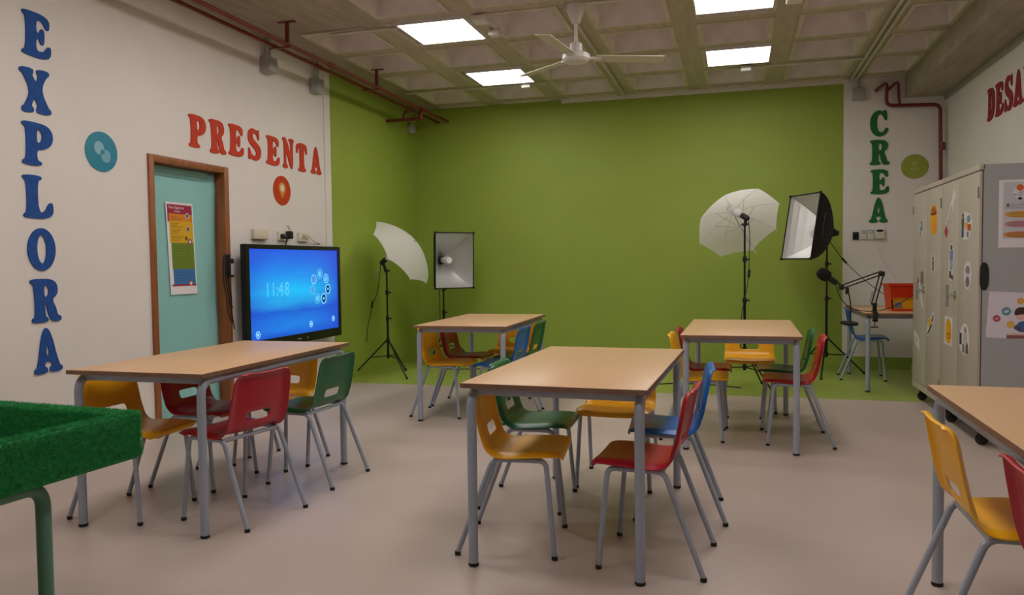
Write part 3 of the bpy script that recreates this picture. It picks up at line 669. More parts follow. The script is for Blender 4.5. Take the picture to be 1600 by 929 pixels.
g = 'chairs at the table by the screen'
chair('yellow', -2.885, 3.15, 1, 'yellow plastic chair behind the turf tray, left side of the table by the screen', g)
chair('red', -2.885, 3.69, 0, 'dark red plastic chair in front of the door, far side of table by the screen', g)
chair('yellow', -2.70, 4.17, 263, 'yellow plastic chair at the far end of the table by the screen', g)
chair('red', -2.30, 3.23, 170, 'red plastic chair with its back to us at the table by the screen', g)
chair('green', -2.28, 3.89, 178, 'green plastic chair with its back to us at the table by the screen', g)
g = 'chairs at the back left table'
chair('yellow', -2.265, 5.83, 0, 'yellow plastic chair at the back left table, left side, nearest the camera', g)
chair('red', -2.27, 6.30, 0, 'dark red plastic chair at the back left table, left side, near umbrella stand', g)
chair('yellow', -1.95, 6.82, -90, 'yellow plastic chair at the far end of the back left table', g)
chair('blue', -1.73, 5.85, 180, 'blue plastic chair at the back left table, partly hidden by the middle table', g)
chair('green', -1.73, 6.36, 180, 'green plastic chair at the back left table, right side, far corner', g)
g = 'chairs at the back right table'
chair('yellow', -.28, 5.47, 0, 'yellow plastic chair at the back right table, left side, seen edge on', g)
chair('red', -.26, 5.93, 0, 'dark red plastic chair at the back right table, left side, behind the yellow one', g)
chair('yellow', .11, 6.58, -90, 'yellow plastic chair facing us at the far end of the back right table', g)
chair('red', .41, 5.455, 178, 'red plastic chair at the back right table, right side, nearest the camera', g)
chair('green', .385, 5.94, 179, 'green plastic chair at the back right table, right side, behind the red one', g)
g = 'chairs at the right edge table'
chair('yellow', .75, 2.66, 0, 'yellow plastic chair at the table cut off by the right photo edge', g)
chair('red', .81, 2.08, 0, 'red plastic chair cut off by the right edge of the photo', g)
chair('blue', 1.23, 8.50, -3, 'blue plastic chair tucked under the desk in the back right corner', 'chair at the corner desk')

# ------------------------------------------------------------------ turf tray
TR = thing('turf_tray', 'shallow tray table wrapped in green artificial turf, bottom left of photo', 'tray table', (-1.885, 2.10, 0), math.radians(-4))
wd, ln, z0, z1, th = .80, 1.25, .585, .735, .045
walls = [(-th, 0, -ln, 0), (-wd, -wd+th, -ln, 0), (-wd+th, -th, -th, 0), (-wd+th, -th, -ln, -ln+th)]
rn = random.Random(5)
for (x0, x1, y0, y1) in walls:
    wl_ = rbox('turf_wall', x0, x1, y0, y1, z0, z1, .012, M_TURF, TR)
rbox('turf_base', -wd+.01, -.01, -ln+.01, -.01, z0-.004, z0+.03, .004, M_TURF, TR)
# the pile: tens of thousands of short blades on the turf faces
vs = []; fs = []
def blades(n, face):
    for _ in range(n):
        p, nrm = face(rn.random(), rn.random())
        d_ = Vector((rn.uniform(-1, 1), rn.uniform(-1, 1), rn.uniform(-1, 1))); d_ = (nrm*1.1+d_*.75).normalized()
        s_ = d_.cross(Vector((rn.uniform(-1, 1), rn.uniform(-1, 1), rn.uniform(-1, 1)))).normalized()*.0011
        h_ = rn.uniform(.005, .011); k = len(vs)
        vs.extend([tuple(p-s_), tuple(p+s_), tuple(p+d_*h_)]); fs.append((k, k+1, k+2))
zz = lambda v: z0+.006+(z1-z0-.01)*v
V = Vector
blades(26000, lambda u, v: (V((-.001, -1.0*u, zz(v))), V((1, 0, .1))))
blades(9000, lambda u, v: (V((-th*v, -1.0*u, z1-.001)), V((.1, 0, 1))))
blades(9000, lambda u, v: (V((-wd*u, -th-.0*v+.001, zz(v))), V((0, -1, .1))))
blades(5000, lambda u, v: (V((-wd*u, -th*v, z1-.001)), V((0, 0, 1))))
blades(3500, lambda u, v: (V((-.3*u, .0, zz(v))), V((0, 1, .1))))
blades(3000, lambda u, v: (V((-th, -1.0*u, zz(v))), V((-1, 0, .1))))
me = bpy.data.meshes.new('turf_pile'); me.from_pydata(vs, [], fs); me.materials.append(M_TURFB); po = obj('turf_pile', me, TR); po['kind'] = 'stuff'
for x in (-.10, -wd+.10):
    for (ya, yb_) in ((-.285, -.42), (-ln+.285, -ln+.42)):
        lg = MB().tube(fillet([(x, ya, .01), (x, ya, z0-.028), (x, yb_, z0-.028)], .1, 10), .0215, 18).build('leg', M_GLEG, TR, True)
        MB().lathe([(.02, 0), (.025, .003), (.025, .02), (.022, .024)], (x, ya, 0), n=16).build('foot_cap', M_RUB, lg, True)
    MB().tube([(x, -.42, z0-.028), (x, -ln+.42, z0-.028)], .0215, 16).build('side_rail', M_GLEG, TR, True)

# ------------------------------------------------------------------ studio lights
def stand(t, top, foot=.42, rot=0., knots=(.33, .75)):
    """light stand standing at the thing's origin"""
    MB().tube([(0, 0, .185), (0, 0, top*.55)], .0125, 12).build('lower_tube', M_BLACKM, t, True)
    MB().tube([(0, 0, top*.5), (0, 0, top)], .009, 12).build('upper_tube', M_BLACKM, t, True)
    for z in (top*.55, top*.8):
        k = MB().tube([(0, 0, z-.025), (0, 0, z+.025)], .019, 12).build('clamp', M_BLACK, t, True)
        MB().tube([(0, 0, z), (.045, .01, z)], .008, 8).build('knob', M_BLACK, k, True)
    MB().tube([(0, 0, .36), (0, 0, .40)], .022, 12).build('hub', M_BLACK, t, True)
    MB().tube([(0, 0, .20), (0, 0, .235)], .02, 12).build('sliding_hub', M_BLACK, t, True)
    for k in range(3):
        a = rot+k*2*PI/3; c, s = math.cos(a), math.sin(a)
        lg = MB().tube([(.018*c, .018*s, .38), (foot*c, foot*s, .012)], .008, 8).build('leg', M_BLACKM, t, True)
        MB().tube([(.018*c, .018*s, .215), (foot*.48*c, foot*.48*s, .205)], .006, 8).build('brace', M_BLACKM, t, True)
        MB().tube([(foot*.985*c, foot*.985*s, .024), (foot*1.02*c, foot*1.02*s, .0)], .012, 8).build('foot_cap', M_RUB, lg, True)
mu = bpy.data.materials.new('umbrella_cloth'); mu.use_nodes = True; nt = mu.node_tree
pb = nt.nodes['Principled BSDF']; pb.inputs['Base Color'].default_value = (*S('#f6f4ee'), 1); pb.inputs['Roughness'].default_value = .6
tr_ = nt.nodes.new('ShaderNodeBsdfTranslucent'); tr_.inputs[0].default_value = (*S('#f6f4ee'), 1); mxs = nt.nodes.new('ShaderNodeMixShader'); mxs.inputs[0].default_value = .5
nt.links.new(pb.outputs[0], mxs.inputs[1]); nt.links.new(tr_.outputs[0], mxs.inputs[2]); nt.links.new(mxs.outputs[0], nt.nodes['Material Output'].inputs[0])
def umbrella(t, apex, axis, R=.43, D=.19, spin=0., shaft=.62):
    ax = Vector(axis).normalized(); a = Vector((0, 0, 1)) if abs(ax.z) < .9 else Vector((1, 0, 0)); u = ax.cross(a).normalized(); v = ax.cross(u); A = Vector(apex)
    n, m_ = 8, 8; rings = 9; vs = [A]; fs = []
    def P(r, th_, flat=1.):
        return A - ax*D*(r/R)**2*flat + r*(math.cos(th_)*u+math.sin(th_)*v)
    N = n*m_
    for i in range(1, rings+1):
        for k in range(N):
            th_ = spin+2*PI*k/N; loc = (k % m_)/m_-.5
            chord = math.cos(PI/n)/math.cos((abs(loc)*0+((k % m_)/m_)*2*PI/n)-PI/n)
            r = R*i/rings; r2 = r*(.12+.88*chord)
            vs.append(P(r2, th_))
    for k in range(N): fs.append((0, 1+k, 1+(k+1) % N))
    for i in range(rings-1):
        for k in range(N): fs.append((1+i*N+k, 1+(i+1)*N+k, 1+(i+1)*N+(k+1) % N, 1+i*N+(k+1) % N))
    c = MB().add(vs, fs).build('umbrella_canopy', mu, t, True)
    for k in range(n):
        th_ = spin+2*PI*k/n; off = -ax*.004
        pts = [P(R*q/8, th_)+off for q in range(9)]; MB().tube(pts+[P(R*1.015, th_)+off], .0028, 6).build('rib', M_WHITEP, c, True)
        MB().tube([A-ax*.22, P(R*.5, th_)+off], .0018, 5).build('stretcher', M_GREYP, c, True)
    MB().tube([A+ax*.03, A-ax*shaft], .0045, 8).build('umbrella_shaft', M_GREYP, t, True)
    MB().tube([A-ax*.24, A-ax*.20], .010, 10).build('runner', M_WHITEP, t, True)
def lamp(t, base, d, swivel):
    d = Vector(d).normalized(); b_ = Vector(base)
    h = MB().lathe([(.018, -.03), (.026, -.02), (.028, .05), (.024, .055)], b_, d, 18).build('lamp_holder', M_BLACK, t, True)
    l = MB().lathe([(.02, .05), (.036, .07), (.042, .10), (.04, .125), (.038, .13)], b_, d, 20).build('bulb_base', M_WHITEP, t, True)
    pts = []                                                       # spiral fluorescent tube
    a = Vector((0, 0, 1)) if abs(d.z) < .9 else Vector((1, 0, 0)); u = d.cross(a).normalized(); v = d.cross(u)
    for k in range(61):
        q = k/60; pts.append(b_+d*(.13+.11*q)+.028*(math.cos(q*8*PI)*u+math.sin(q*8*PI)*v))
    MB().tube(pts, .0085, 6).build('spiral_bulb', M_BULB, t, True)
    MB().tube([b_, Vector(swivel)], .016, 10).build('swivel', M_BLACK, t, True)
    k = Vector(swivel); MB().tube([k+Vector((-.03, 0, .02)), k+Vector((.04, -.01, .02))], .009, 8).build('tightening_knob', M_BLACK, t, True)
# left umbrella light
t = thing('umbrella_light', 'black light stand with white umbrella seen from the side, left by green wall', 'studio light', (-3.632, 7.70, 0))
stand(t, 1.13, .38, math.radians(205))
axu = Vector((.80, -.02, .60)).normalized()
umbrella(t, Vector((.19, 0, 1.345))+axu*.17, axu, .425, .19, .2, .62)
lamp(t, (-.045, 0, 1.235), axu, (0, 0, 1.12))
MB().tube(bez((-.07, 0, 1.21), (-.09, 0, 1.0), (-.10, 0, .9), (-.17, -.02, .78))+bez((-.17, -.02, .78), (-.2, -.02, .6), (-.25, .0, .55), (-.28, .05, .35))[1:], .004, 6).build('cable', M_BLACK, t, True)
MB().tube([(-.165, -.02, .81), (-.175, -.02, .74)], .012, 8).build('inline_switch', M_BLACK, t, True)
tag(MB().tube(bez((-3.2, 8.3, .006), (-3.0, 8.2, .006), (-2.8, 8.5, .006), (-2.6, 8.3, .006)), .006, 6).build('floor_cable', M_BLACK, None, True), 'black cable lying on the green floor behind the back left table', 'cable')
# right umbrella light
t = thing('umbrella_light', 'black light stand with white umbrella opened towards us, before green wall at right', 'studio light', (.082, 7.5, 0))
stand(t, 1.52, .42, math.radians(67), )
ax2 = Vector((-.33, .70, .64)).normalized()
_u = ax2.cross(Vector((0, 0, 1))).normalized(); _v = ax2.cross(_u); _w = Vector((.9, 0, .44))
umbrella(t, Vector((-.05, .21, 1.555))+ax2*.165, ax2, .405, .165, math.atan2(_w.dot(_v), _w.dot(_u)), .62)
lamp(t, (.01, -.01, 1.60), (-.6, .55, .42), (0, 0, 1.52))
MB().tube(bez((.03, -.02, 1.58), (.06, -.01, 1.4), (.03, -.01, 1.2), (.04, -.02, 1.08))+bez((.04, -.02, 1.08), (0, -.03, .8), (-.06, -.02, .7), (-.03, -.03, .3))[1:], .004, 6).build('cable', M_BLACK, t, True)
MB().tube([(.04, -.02, 1.12), (.035, -.02, 1.05)], .012, 8).build('inline_switch', M_BLACK, t, True)
tag(MB().tube(bez((.05, 7.6, .006), (-.3, 7.75, .006), (-.5, 7.85, .006), (-.8, 7.6, .006)), .006, 6).build('floor_cable', M_BLACK, None, True), 'black cable lying on the green floor under the back right table', 'cable')
def softbox(t, center, n, w_, h_, depth, roll=0., bulb=True, txt=False):
    n = Vector(n).normalized(); r = Vector((0, 0, 1)).cross(n).normalized(); u = n.cross(r)      # r: to the right when looking at the opening
    r, u = math.cos(roll)*r+math.sin(roll)*u, -math.sin(roll)*r+math.cos(roll)*u
    c = Vector(center); ap = c-n*depth
    def ring(q, k, off, bul=1.18):      # q 0 front .. 1 apex; bulging sides
        s = 1-(q**bul)*(1-.12)
        hw_, hh_ = w_/2*s+off, h_/2*s+off; o_ = c-n*depth*q
        return [o_-r*hw_-u*hh_, o_+r*hw_-u*hh_, o_+r*hw_+u*hh_, o_-r*hw_+u*hh_]
    Q = [0, .12, .28, .46, .64, .82, 1]
    for nm, off, m_ in (('outer_skin', .006, mat('black_fabric', '#121215', .75)), ('reflector', 0, M_SILVER)):
        vs = []; fs = []
        for q in Q: vs += ring(q, 0, off, 1.6 if off else 1.25)
        for i in range(len(Q)-1):
            for k in range(4): fs.append((i*4+k, i*4+(k+1) % 4, (i+1)*4+(k+1) % 4, (i+1)*4+k))
        fs.append(tuple(range((len(Q)-1)*4, len(Q)*4)))
        ob = MB().add(vs, fs).build(nm, m_, t)
        if nm == 'outer_skin': skin = ob
    f = ring(0, 0, .003)
    rim = MB()
    for k in range(4): rim.tube([f[k], f[(k+1) % 4]], .007, 8)
    rim.build('front_rim', mat('black_fabric', '#121215', .75), t)
    for k in range(4): MB().lathe([(.014, -.01), (.014, .012)], f[k], n, 10).build('corner_pocket', M_BLACK, t)
    MB().lathe([(.05, .0), (.05, .02), (.028, .025), (.028, .06)], ap, n, 20).build('inner_hub', M_BLACK, t, True)
    if bulb:
        MB().lathe([(.026, .05), (.036, .07), (.04, .10), (.036, .13)], ap, n, 20).build('bulb_base', M_WHITEP, t, True)
        MB().lathe([(.036, .13), (.042, .14), (.043, .2), (.036, .235), (.015, .24)], ap, n, 20).build('frosted_bulb', M_BULB, t, True)
    MB().lathe([(.045, .0), (.045, -.03), (.03, -.035), (.03, -.075), (.02, -.08)], ap, n, 20).build('lamp_housing', M_BLACK, t, True)
    if txt:
        # small white lettering on the side skin facing the camera
        side = r; M = frame_at(c-n*depth*.30+side*(w_/2*.86+.012)-u*.10, u, n)
        o_ = text('side_lettering', 'PHOTO STUDIO', .035, mat('white_print', '#9a9a9a', .6), t, 0, 0, 0, .0006); o_.matrix_local = M
    return ap
# left softbox
t = thing('softbox_light', 'rectangular silver softbox on a stand facing us in the left corner', 'studio light', (-3.40, 8.79, 0))
n_ = Vector((.73, -.68, -.03))
ap = softbox(t, (.25, -.27, 1.245), n_, .49, .64, .37)
stand(t, 1.13, .36, math.radians(20)); MB().tube([(0, 0, 1.1), ap-n_*.05], .014, 10).build('tilt_bracket', M_BLACK, t, True)
MB().tube(bez(ap-n_*.1, (-.03, -.03, 1.0), (-.05, -.02, .9), (-.04, -.02, .5)), .004, 6).build('cable', M_BLACK, t, True)
# right softbox
t = thing('softbox_light', 'tilted silver softbox with black sides on a stand right of the umbrella', 'studio light', (.915, 8.68, 0))
n2 = Vector((-.87, -.47, .16)).normalized()
ap = softbox(t, (-.275, -.19, 1.545), n2, .52, .66, .36, 0.0, txt=True)
stand(t, 1.45, .40, math.radians(17)); MB().tube([(0, 0, 1.44), ap-n2*.05], .014, 10).build('tilt_bracket', M_BLACK, t, True)
MB().tube([(.02, 0, 1.40), (.14, -.03, 1.22)], .004, 6).build('cable', M_BLACK, t, True)
MB().tube([(.14, -.03, 1.22), (.185, -.04, 1.165)], .011, 8).build('inline_switch', M_BLACK, t, True)
MB().tube(bez((.185, -.04, 1.165), (.35, -.06, .98), (.5, -.1, .86), (.62, -.15, .79)), .004, 6).build('cable', M_BLACK, t, True)

# ------------------------------------------------------------------ desk things
dz = .72; ym = 7.665
t = thing('microphone_arm', 'black boom arm with studio microphone clamped to the corner desk', 'microphone', (1.205, ym, dz))
rbox('clamp', -.02, .02, -.118, -.092, -.075, .014, .004, M_BLACK, t); rbox('clamp_jaw', -.02, .02, -.118, .0, .0015, .014, .003, M_BLACK, t); rbox('clamp_jaw', -.018, .018, -.118, -.045, -.075, -.06, .003, M_BLACK, t)
MB().tube([(0, -.065, -.13), (0, -.065, -.024)], .006, 8).build('clamp_screw', M_CHROME, t, True); MB().tube([(-.03, -.065, -.128), (.03, -.065, -.128)], .006, 8).build('screw_handle', M_BLACK, t, True)
MB().lathe([(.018, .01), (.02, .02), (.016, .06), (.022, .07), (.022, .09)], (0, -.06, 0), n=14).build('swivel_base', M_BLACK, t, True)
e0 = Vector((-.012, -.06, .075)); e1 = Vector((.055, -.06, .36)); e2 = Vector((-.272, -.06, .235))
for s in (-.015, .017):
    MB().tube([e0+V((s, 0, 0)), e1+V((s, 0, -.01))], .006, 8).build('lower_bar', M_BLACKM, t, True)
    MB().tube([e1+V((0, 0, s)), e2+V((0, 0, s))], .006, 8).build('upper_bar', M_BLACKM, t, True)
MB().tube([e0+V((-.03, .004, .02)), e0+V((-.005, .004, .12))], .008, 8).build('spring', M_GREYP, t, True)
rbox('elbow', .03, .08, -.085, -.035, .33, .375, .008, M_BLACK, t); rbox('end_joint', -.30, -.255, -.08, -.04, .21, .255, .008, M_BLACK, t)
mc = Vector((-.42, -.06, .345)); md = Vector((-.8, 0, .6)).normalized()
MB().tube([e2, e2+V((-.045, 0, .05)), mc-md*.10], .009, 8).build('mic_mount', M_BLACK, t, True)
MB().lathe([(.02, -.13), (.026, -.12), (.026, -.05), (.03, -.04)], mc, md, 18).build('mic_body', M_BLACK, t, True)
MB().lathe([(.026, -.05), (.05, -.035), (.056, .0), (.052, .04), (.035, .065), (.01, .072)], mc, md, 20).build('foam_windscreen', mat('black_foam', '#0c0c0c', .95, bump=.5, bscale=150), t, True)
MB().tube(bez(mc-md*.11, (-.31, -.06, .2), (-.3, -.06, .12), (-.22, -.06, .06))+bez((-.22, -.06, .06), (-.12, -.06, .0), (.0, -.02, .006), (.1, .0, .03))[1:]+bez((.1, 0, .03), (.2, .03, .06), (.3, .06, .12), (.42, .1, .23))[1:], .004, 6).build('microphone_cable', M_BLACK, t, True)
MB().tube(bez((-.23, -.06, .225), (-.21, -.06, .15), (-.19, -.06, .1), (-.205, -.06, -.08)), .0055, 8).build('gooseneck', M_BLACK, t, True)
rbox('gooseneck_clamp', -.245, -.215, -.075, -.045, .17, .23, .005, M_BLACK, t)
MB().lathe([(.06, -.012), (.076, -.008), (.078, .0), (.076, .008), (.06, .012)], (-.21, -.06, -.095), (0.05, -.12, 1), 28).build('pop_filter', M_BLACK, t, True)
def bin_(name, label, x, y, z, w_, d_, h_, m_, front=None, th=.005):
    t = thing(name, label, 'bin', (x, y, z), 0, 'plastic storage bins on the desk'); tp = .86
    a, b_ = w_/2, d_/2
    def wall(nm, p, q, z0_, z1_):       # p,q: unit corners on top rectangle
        vs = []
        for inn in (0, 1):
            for (zz_) in (z0_, z1_):
                f = tp+(1-tp)*zz_/h_; k = 1-inn*th/min(a, b_)
                for c_ in (p, q): vs.append((c_[0]*a*f*k, c_[1]*b_*f*k, zz_))
        return MB().add(vs, [(0,1,3,2),(4,6,7,5),(0,4,5,1),(2,3,7,6),(0,2,6,4),(1,5,7,3)]).build(nm, m_, t)
    wall('back_wall', (1, 1), (-1, 1), 0, h_); wall('side_wall', (-1, 1), (-1, -1), 0, h_); wall('side_wall', (1, -1), (1, 1), 0, h_)
    if front: wall('front_wall', (-1, -1), (1, -1), h_*front, h_); wall('front_lip', (-1, -1), (1, -1), 0, h_*.08)
    else: wall('front_wall', (-1, -1), (1, -1), 0, h_)
    MB().box(-a*tp, a*tp, -b_*tp, b_*tp, 0, th).build('base', m_, t)
    mb = MB(); e = .012
    for q in ((-a-e, a+e, -b_-e, -b_), (-a-e, a+e, b_, b_+e), (-a-e, -a, -b_, b_), (a, a+e, -b_, b_)): mb.box(*q, h_-.014, h_)
    mb.build('rim', m_, t); return t
M_OR = mat('orange_plastic', '#d8330e', .35); M_YB = mat('yellow_bin_plastic', '#e9a90c', .35)
bin_('storage_bin', 'orange plastic storage bin with open front on the corner desk', 1.535, 8.02, dz, .33, .36, .25, M_OR, .5)
t = bin_('storage_bin', 'small yellow plastic bin sitting inside the orange bin', 1.50, 7.945, dz+.0075, .20, .14, .118, M_YB)
shape('label_sticker', [rect(-.03, .03, -.025, .025)], .001, mat('slate_label', '#6f7588', .6), t).matrix_local = frame_at((-.05, -.0672, .05), (1, 0, 0), (0, 0, 1))

# ------------------------------------------------------------------ cabinets
CX, CD = 1.47, .48
def cabinet(y0, y1, label):
    t = thing('metal_cabinet', label, 'cabinet', (CX, (y0+y1)/2, 0), 0, 'grey metal cabinets on castors')
    h = (y1-y0)/2; zb, zt = .115, 1.79
    mb = MB(); mb.box(.022, CD, -h, -h+.02, zb, zt); mb.box(.022, CD, h-.02, h, zb, zt); mb.box(CD-.02, CD, -h+.02, h-.02, zb, zt); mb.box(.022, CD-.02, -h+.02, h-.02, zb, zb+.02); mb.box(.03, CD-.02, -h+.02, h-.02, zt-.02, zt)
    mb.build('body', M_CABS, t)
    MB().box(0, .03, -h, h, zb, zb+.055).build('plinth', M_CABLIT, t); rbox('top_cap', -.002, .03, -h, h, zt-.035, zt, .003, M_CABLIT, t)
    MB().box(.018, .0215, -h+.002, h-.002, zb+.055, zt-.036).build('gap_shade', M_DARK, t)  # solid sheet coloured as the shade seen through the door seams
    for s in (-1, 1):
        d_ = rbox('door', 0, .018, min(s*.002, s*(h-.002)), max(s*.002, s*(h-.002)), zb+.058, zt-.041, .003, M_CABLIT, t)
        for z in (.22, 1.58): MB().tube([(-.004, s*(h-.004), z), (-.004, s*(h-.004), z+.07)], .006, 8).build('hinge', M_CHROME, d_, True)
        if s > 0:
            # lever handle with backplate
            hp = MB().lathe([(.03, 0), (.03, .006), (.012, .012)], (0, .06, .95), (-1, 0, 0), 18).build('handle', M_CHROME, d_, True)
            MB().tube([(0, .06, .95), (-.05, .06, .95)], .009, 10).build('handle_stem', M_CHROME, t, True); MB().tube([(-.05, .06, .87), (-.05, .06, 1.02)], .009, 10).build('handle_grip', M_CHROME, t, True)
    for cx in (.06, CD-.06):
        for cy_ in (-h+.1, h-.1):
            k = MB().lathe([(.034, -.014), (.038, -.01), (.038, .01), (.034, .014)], (cx, cy_, .038), (.25, 1, 0), 20).build('castor', M_RUB, t, True)
            mb = MB(); mb.box(cx-.03, cx+.03, cy_-.03, cy_+.03, .105, .115); mb.box(cx-.02, cx+.02, cy_-.024, cy_-.018, .04, .108); mb.box(cx-.02, cx+.02, cy_+.018, cy_+.024, .04, .108); mb.build('castor_fork', M_BLACKM, k)
    return t
cabinet(6.44, 7.365, 'grey metal two-door cabinet on castors, the one next to the back wall')
tc_ = cabinet(5.505, 6.436, 'grey metal two-door cabinet on castors, nearer one with posters on its side')
shape('side_grip', [chaikin([(-.018, -.085), (.012, -.09), (.028, -.05), (.028, .05), (.012, .09), (-.018, .085), (-.024, 0)], 2)], .006, M_BLACK, tc_).matrix_local = frame_at((.03, -(6.436-5.505)/2, 1.09), (1, 0, 0), (0, 0, 1))
# stickers on the doors
CW = lambda y, z: frame_at((CX-.0005, y, z), (0, -1, 0), (0, 0, 1))
pr = lambda h: mat('print_'+h, '#'+h, .5)
def sticker(y, z, outline, label, marks=(), base='d4cdc8', rot=0., SQ=.7):
    t = thing('sticker', label, 'sticker', M=CW(y, z) @ Matrix.Rotation(rot, 4, 'Z'), group='stickers on the cabinet doors')
    outline = [(x*1.25, y_*SQ) for x, y_ in outline]
    shape('backing', [outline], .0012, pr(base), t)
    for k, (lp, h) in enumerate(marks): shape('print', [[(x*1.25, y_*SQ) for x, y_ in lp]], .0005, pr(h), t, .0012+.0005*(k % 3))
    return t
sticker(7.08, 1.45, chaikin([(-.05,-.12),(.02,-.1),(.05,.0),(.06,.11),(.01,.11),(-.04,0)], 2), 'slim cut-out sticker of a blue pen and red pencil, top left of far cabinet', [(rect(.0,.035,-.02,.09), '4e6c8e'), (rect(-.025,.0,-.06,.02), '5f7f9e'), (rect(-.03,-.012,-.1,-.05), 'b04a4a')])
sticker(6.67, 1.50, chaikin([(-.06,-.16),(.06,-.16),(.09,-.05),(.085,.08),(.05,.17),(-.04,.17),(-.085,.08),(-.09,-.05)], 2), 'yellow oval sticker with a brown and orange cap, top of far cabinet', [(ell(0,-.03,.08,.115), 'e2a21e'), (ell(0,-.07,.06,.06), 'e0912a'), (ell(0,.105,.055,.045), 'b65a1c'), (ell(0,.075,.075,.022), '4b2a16'), (ell(0,.13,.03,.02), 'd88a2e')], 'e2a21e')
def banner(y, z, rot, txt, label, L, w_):
    t = sticker(y, z, rect(-L/2.5, L/2.5, -w_/2, w_/2), label, [(rect(-L/2.5, -L/2.5+L*.14, -w_/2, w_/2), 'a8283a')], rot=rot, SQ=1.)
    text('lettering', txt, w_*.62, pr('33303a'), t, -L/2+L*.2, -w_*.22, .0018, .0005, sx=1.0)
    return t
banner(6.19, 1.52, math.radians(50), 'educaci\u00f3n', 'white diagonal banner sticker with a red end and dark lettering, near cabinet', .38, .075)
banner(7.09, .92, math.radians(-48), 'digital', 'white slanting banner sticker with a red end below the far cabinet handle', .30, .07)
sticker(5.785, 1.42, chaikin([(-.09,-.13),(.0,-.13),(.05,-.14),(.1,-.06),(.11,.02),(.09,.1),(.02,.12),(-.04,.14),(-.09,.08)], 2), 'sticker of a standing figure beside blue and red icons, near cabinet', [(ell(-.06,.10,.018,.022), '4a3b36'), (rect(-.085,-.035,.0,.075), '4f5a45'), (rect(-.08,-.04,-.11,.0), '3a4a76'), (ell(.045,.06,.033,.035), '6b86a8'), (rect(-.02,.03,-.03,.03), 'd99a3a'), (rect(.03,.09,-.05,.01), 'b5482e'), (rect(.015,.05,-.11,-.06), '6d747e')])
sticker(6.67, 1.165, chaikin([(-.04,-.1),(.03,-.1),(.055,.0),(.03,.1),(-.03,.1),(-.055,.0)], 2), 'small black and white figure sticker in the middle of far cabinet', [(ell(0,.055,.02,.025), '5a4f46'), (rect(-.03,.03,-.02,.03), '7d7a76'), (rect(-.012,.02,-.08,-.02), '2e2b2a')])
sticker(6.14, 1.17, chaikin([(-.04,-.18),(.035,-.18),(.06,-.04),(.05,.1),(.03,.2),(-.03,.2),(-.055,.08),(-.06,-.05)], 2), 'tall sticker of a figure in a blue shirt, middle of near cabinet', [(ell(0,.16,.022,.026), '2f2a2c'), (rect(-.035,.035,.03,.13), '6f88b4'), (rect(-.025,.03,-.07,.03), '8ea0bd'), (rect(-.04,.0,-.15,-.08), '3a2e32'), (ell(.02,-.14,.02,.025), '5b4a4a')])
sticker(5.735, 1.09, ell(0, 0, .07, .135, 32), 'oval lilac sticker with purple figure at right of near cabinet', [(ell(0,.05,.04,.045), '8d7a8e'), (rect(-.035,.035,-.02,.02), 'c5b7c4'), (ell(0,-.06,.035,.05), '7a6478')], 'd6cdd2')
sticker(7.03, 1.045, chaikin([(-.06,-.07),(.0,-.1),(.06,-.06),(.05,.03),(.04,.09),(-.03,.09),(-.05,.02)], 2), 'small grey sketch-like sticker above the far cabinet handle', [(ell(-.01,.05,.03,.025), '5c5652'), (rect(-.03,.03,-.06,.02), '6a645e')], '9b938a')
sticker(6.73, .69, chaikin([(-.1,-.14),(-.04,-.14),(.08,.0),(.1,.13),(.05,.15),(-.03,.06),(-.1,-.03)], 2), 'diagonal sticker of a yellow smiling shape and grey tools, far cabinet', [(ell(-.03,.02,.045,.055), 'd9a63c'), (chaikin([(-.09,-.12),(-.05,-.12),(.06,.0),(.03,.02)], 1), '4b4654'), (chaikin([(.02,.04),(.06,.02),(.085,.1),(.06,.13)], 1), '6c6478'), (ell(-.02,.03,.008,.01), '4a3a1e')])
t = sticker(7.19, .52, [(-.075,-.03),(.075,-.115),(.075,.02),(-.075,.11)], 'white slanted label with small grey lettering, lower left of far cabinet')
text('lettering', 'clase', .045, pr('77706e'), t, -.06, .01, .0014, .0005, rot=math.radians(-20))
sticker(6.2, .685, [(-.09,-.14),(.085,-.15),(.09,.14),(-.075,.15)], 'yellow rectangular sticker with a smiling tall shape, near cabinet', [(chaikin([(-.06,-.12),(.06,-.13),(.07,.06),(.02,.13),(-.02,.13),(-.06,.05)], 2), 'd99c16'), (ell(-.015,-.03,.008,.012), '6b3f10'), (ell(.025,-.03,.008,.012), '6b3f10'), (rect(-.01,.03,-.075,-.065), '8f3f16')])
sticker(5.795, .665, chaikin([(-.05,-.15),(.06,-.15),(.1,-.05),(.09,.08),(.03,.16),(-.04,.14),(-.1,.02),(-.1,-.06)], 2), 'sticker of two people in black and white, lower right of near cabinet', [(ell(.02,.09,.025,.03), '8d8480'), (rect(-.085,-.045,-.06,.05), '2d282d'), (rect(-.02,.05,-.05,.06), 'b9b2b2'), (rect(.03,.07,-.13,-.03), '4a4450'), (rect(-.03,.01,-.13,-.05), '716a72')])
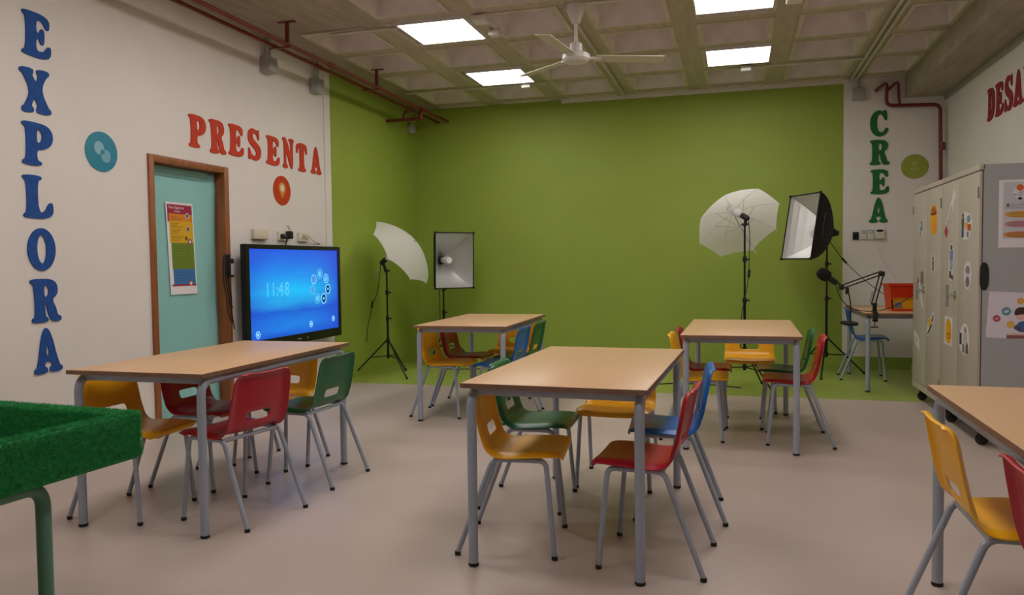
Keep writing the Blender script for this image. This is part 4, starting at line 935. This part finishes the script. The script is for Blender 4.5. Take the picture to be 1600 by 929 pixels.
# posters on the cabinet side
SIDE = lambda x, z: frame_at((x, 5.505-.0005, z), (1, 0, 0), (0, 0, 1))
t = thing('paper_poster', 'white printed poster with orange and pink bands on upper cabinet side', 'poster', M=SIDE(1.577, 1.268), group='posters on the cabinet side')
shape('sheet', [rect(0, .30, 0, .42)], .001, M_PAPER, t); shape('inner_field', [rect(.024, .28, .055, .405)], .0005, pr('c9c6cf'), t, .001)
shape('white_blob', [chaikin([(.06,.3),(.25,.3),(.27,.36),(.2,.4),(.09,.39)], 2)], .0005, pr('e0dee2'), t, .0015)
for nm, (x0, x1, y0, y1), h in (('yellow_band', (.035, .27, .185, .225), 'd9a441'), ('pink_band', (.035, .25, .125, .165), 'c98a9c'), ('orange_band', (.03, .27, .06, .10), 'd08a3e')):
    shape(nm, [chaikin([(x0, y0), (x1, y0), (x1, y1), (x0, y1)], 1)], .0005, pr(h), t, .0016)
    for k in range(3): shape('text_line', [rect(x0+.02, x1-.05-.02*k, y0+.007+.011*k, y0+.010+.011*k)], .0004, pr('7a5a44'), t, .0022)
shape('sun_emblem', [ell(.115, .37, .02, .02)], .0005, pr('d9682e'), t, .0022); shape('frame_mark', [rect(.145, .2, .355, .395), rect(.149, .196, .359, .391)], .0005, pr('8a6f78'), t, .0022)
text('lettering', 'para ti', .018, pr('6b3a3a'), t, .11, .338, .0022, .0004); text('lettering', 'DE LAS REDES', .0175, pr('2a2630'), t, .075, .32, .0022, .0004)
shape('logo_mark', [ell(.115, .303, .011, .009)], .0005, pr('2a2a34'), t, .0022); shape('logo_mark', [ell(.145, .303, .011, .009), ell(.145, .303, .008, .006)], .0005, pr('4a7ab0'), t, .0022)
shape('pin_mark', [ell(.05, .265, .008, .011), ell(.05, .268, .004, .005)], .0005, pr('2f2c34'), t, .0022)
text('lettering', 'cursos online', .014, pr('6a6670'), t, .065, .262, .0022, .0004); shape('sun_emblem', [ell(.15, .275, .016, .01)], .0005, pr('c9532e'), t, .0024)
for k in range(2): shape('text_line', [rect(.035, .16-.04*k, .243+.008*k, .245+.008*k)], .0004, pr('8a868e'), t, .0022)
t = thing('paper_poster', 'white printed sheet of a seated reader with round icons, lower cabinet side', 'poster', M=SIDE(1.515, .70), group='posters on the cabinet side')
shape('sheet', [[(0, .005), (.42, -.012), (.43, .275), (.016, .296)]], .001, mat('lilac_paper', '#d9d3dc', .6), t)
for (x, y, r, h, h2) in ((.06, .125, .021, 'a83f50', 'c98a90'), (.113, .17, .026, '5d88a8', 'b9cdda'), (.138, .088, .022, 'd9a84a', 'dfb562'), (.19, .235, .02, 'd9a84a', 'dfb562')):
    e = shape('icon', [ell(x, y, r, r)], .0005, pr(h), t, .001); shape('icon_mark', [ell(x, y, r*.6, r*.35, 24, .4)], .0004, pr(h2), e, .0015)
shape('reader_hair', [chaikin([(.155,.14),(.16,.185),(.19,.2),(.235,.19),(.24,.14),(.2,.155)], 2)], .0005, pr('3c2626'), t, .0014); shape('reader_face', [ell(.195, .145, .03, .032)], .0005, pr('e0b9a8'), t, .001)
shape('reader_body', [chaikin([(.17,.04),(.165,.085),(.19,.11),(.24,.11),(.26,.04)], 2)], .0005, pr('3d5f96'), t, .001); shape('book', [chaikin([(.15,.06),(.165,.09),(.19,.07),(.2,.045)], 1)], .0005, pr('44485c'), t, .0016)
shape('table_print', [rect(.115, .40, .0, .022)], .0005, pr('8a5a56'), t, .001); shape('table_surface', [rect(.115, .40, .022, .034)], .0004, pr('d9b4ac'), t, .001)
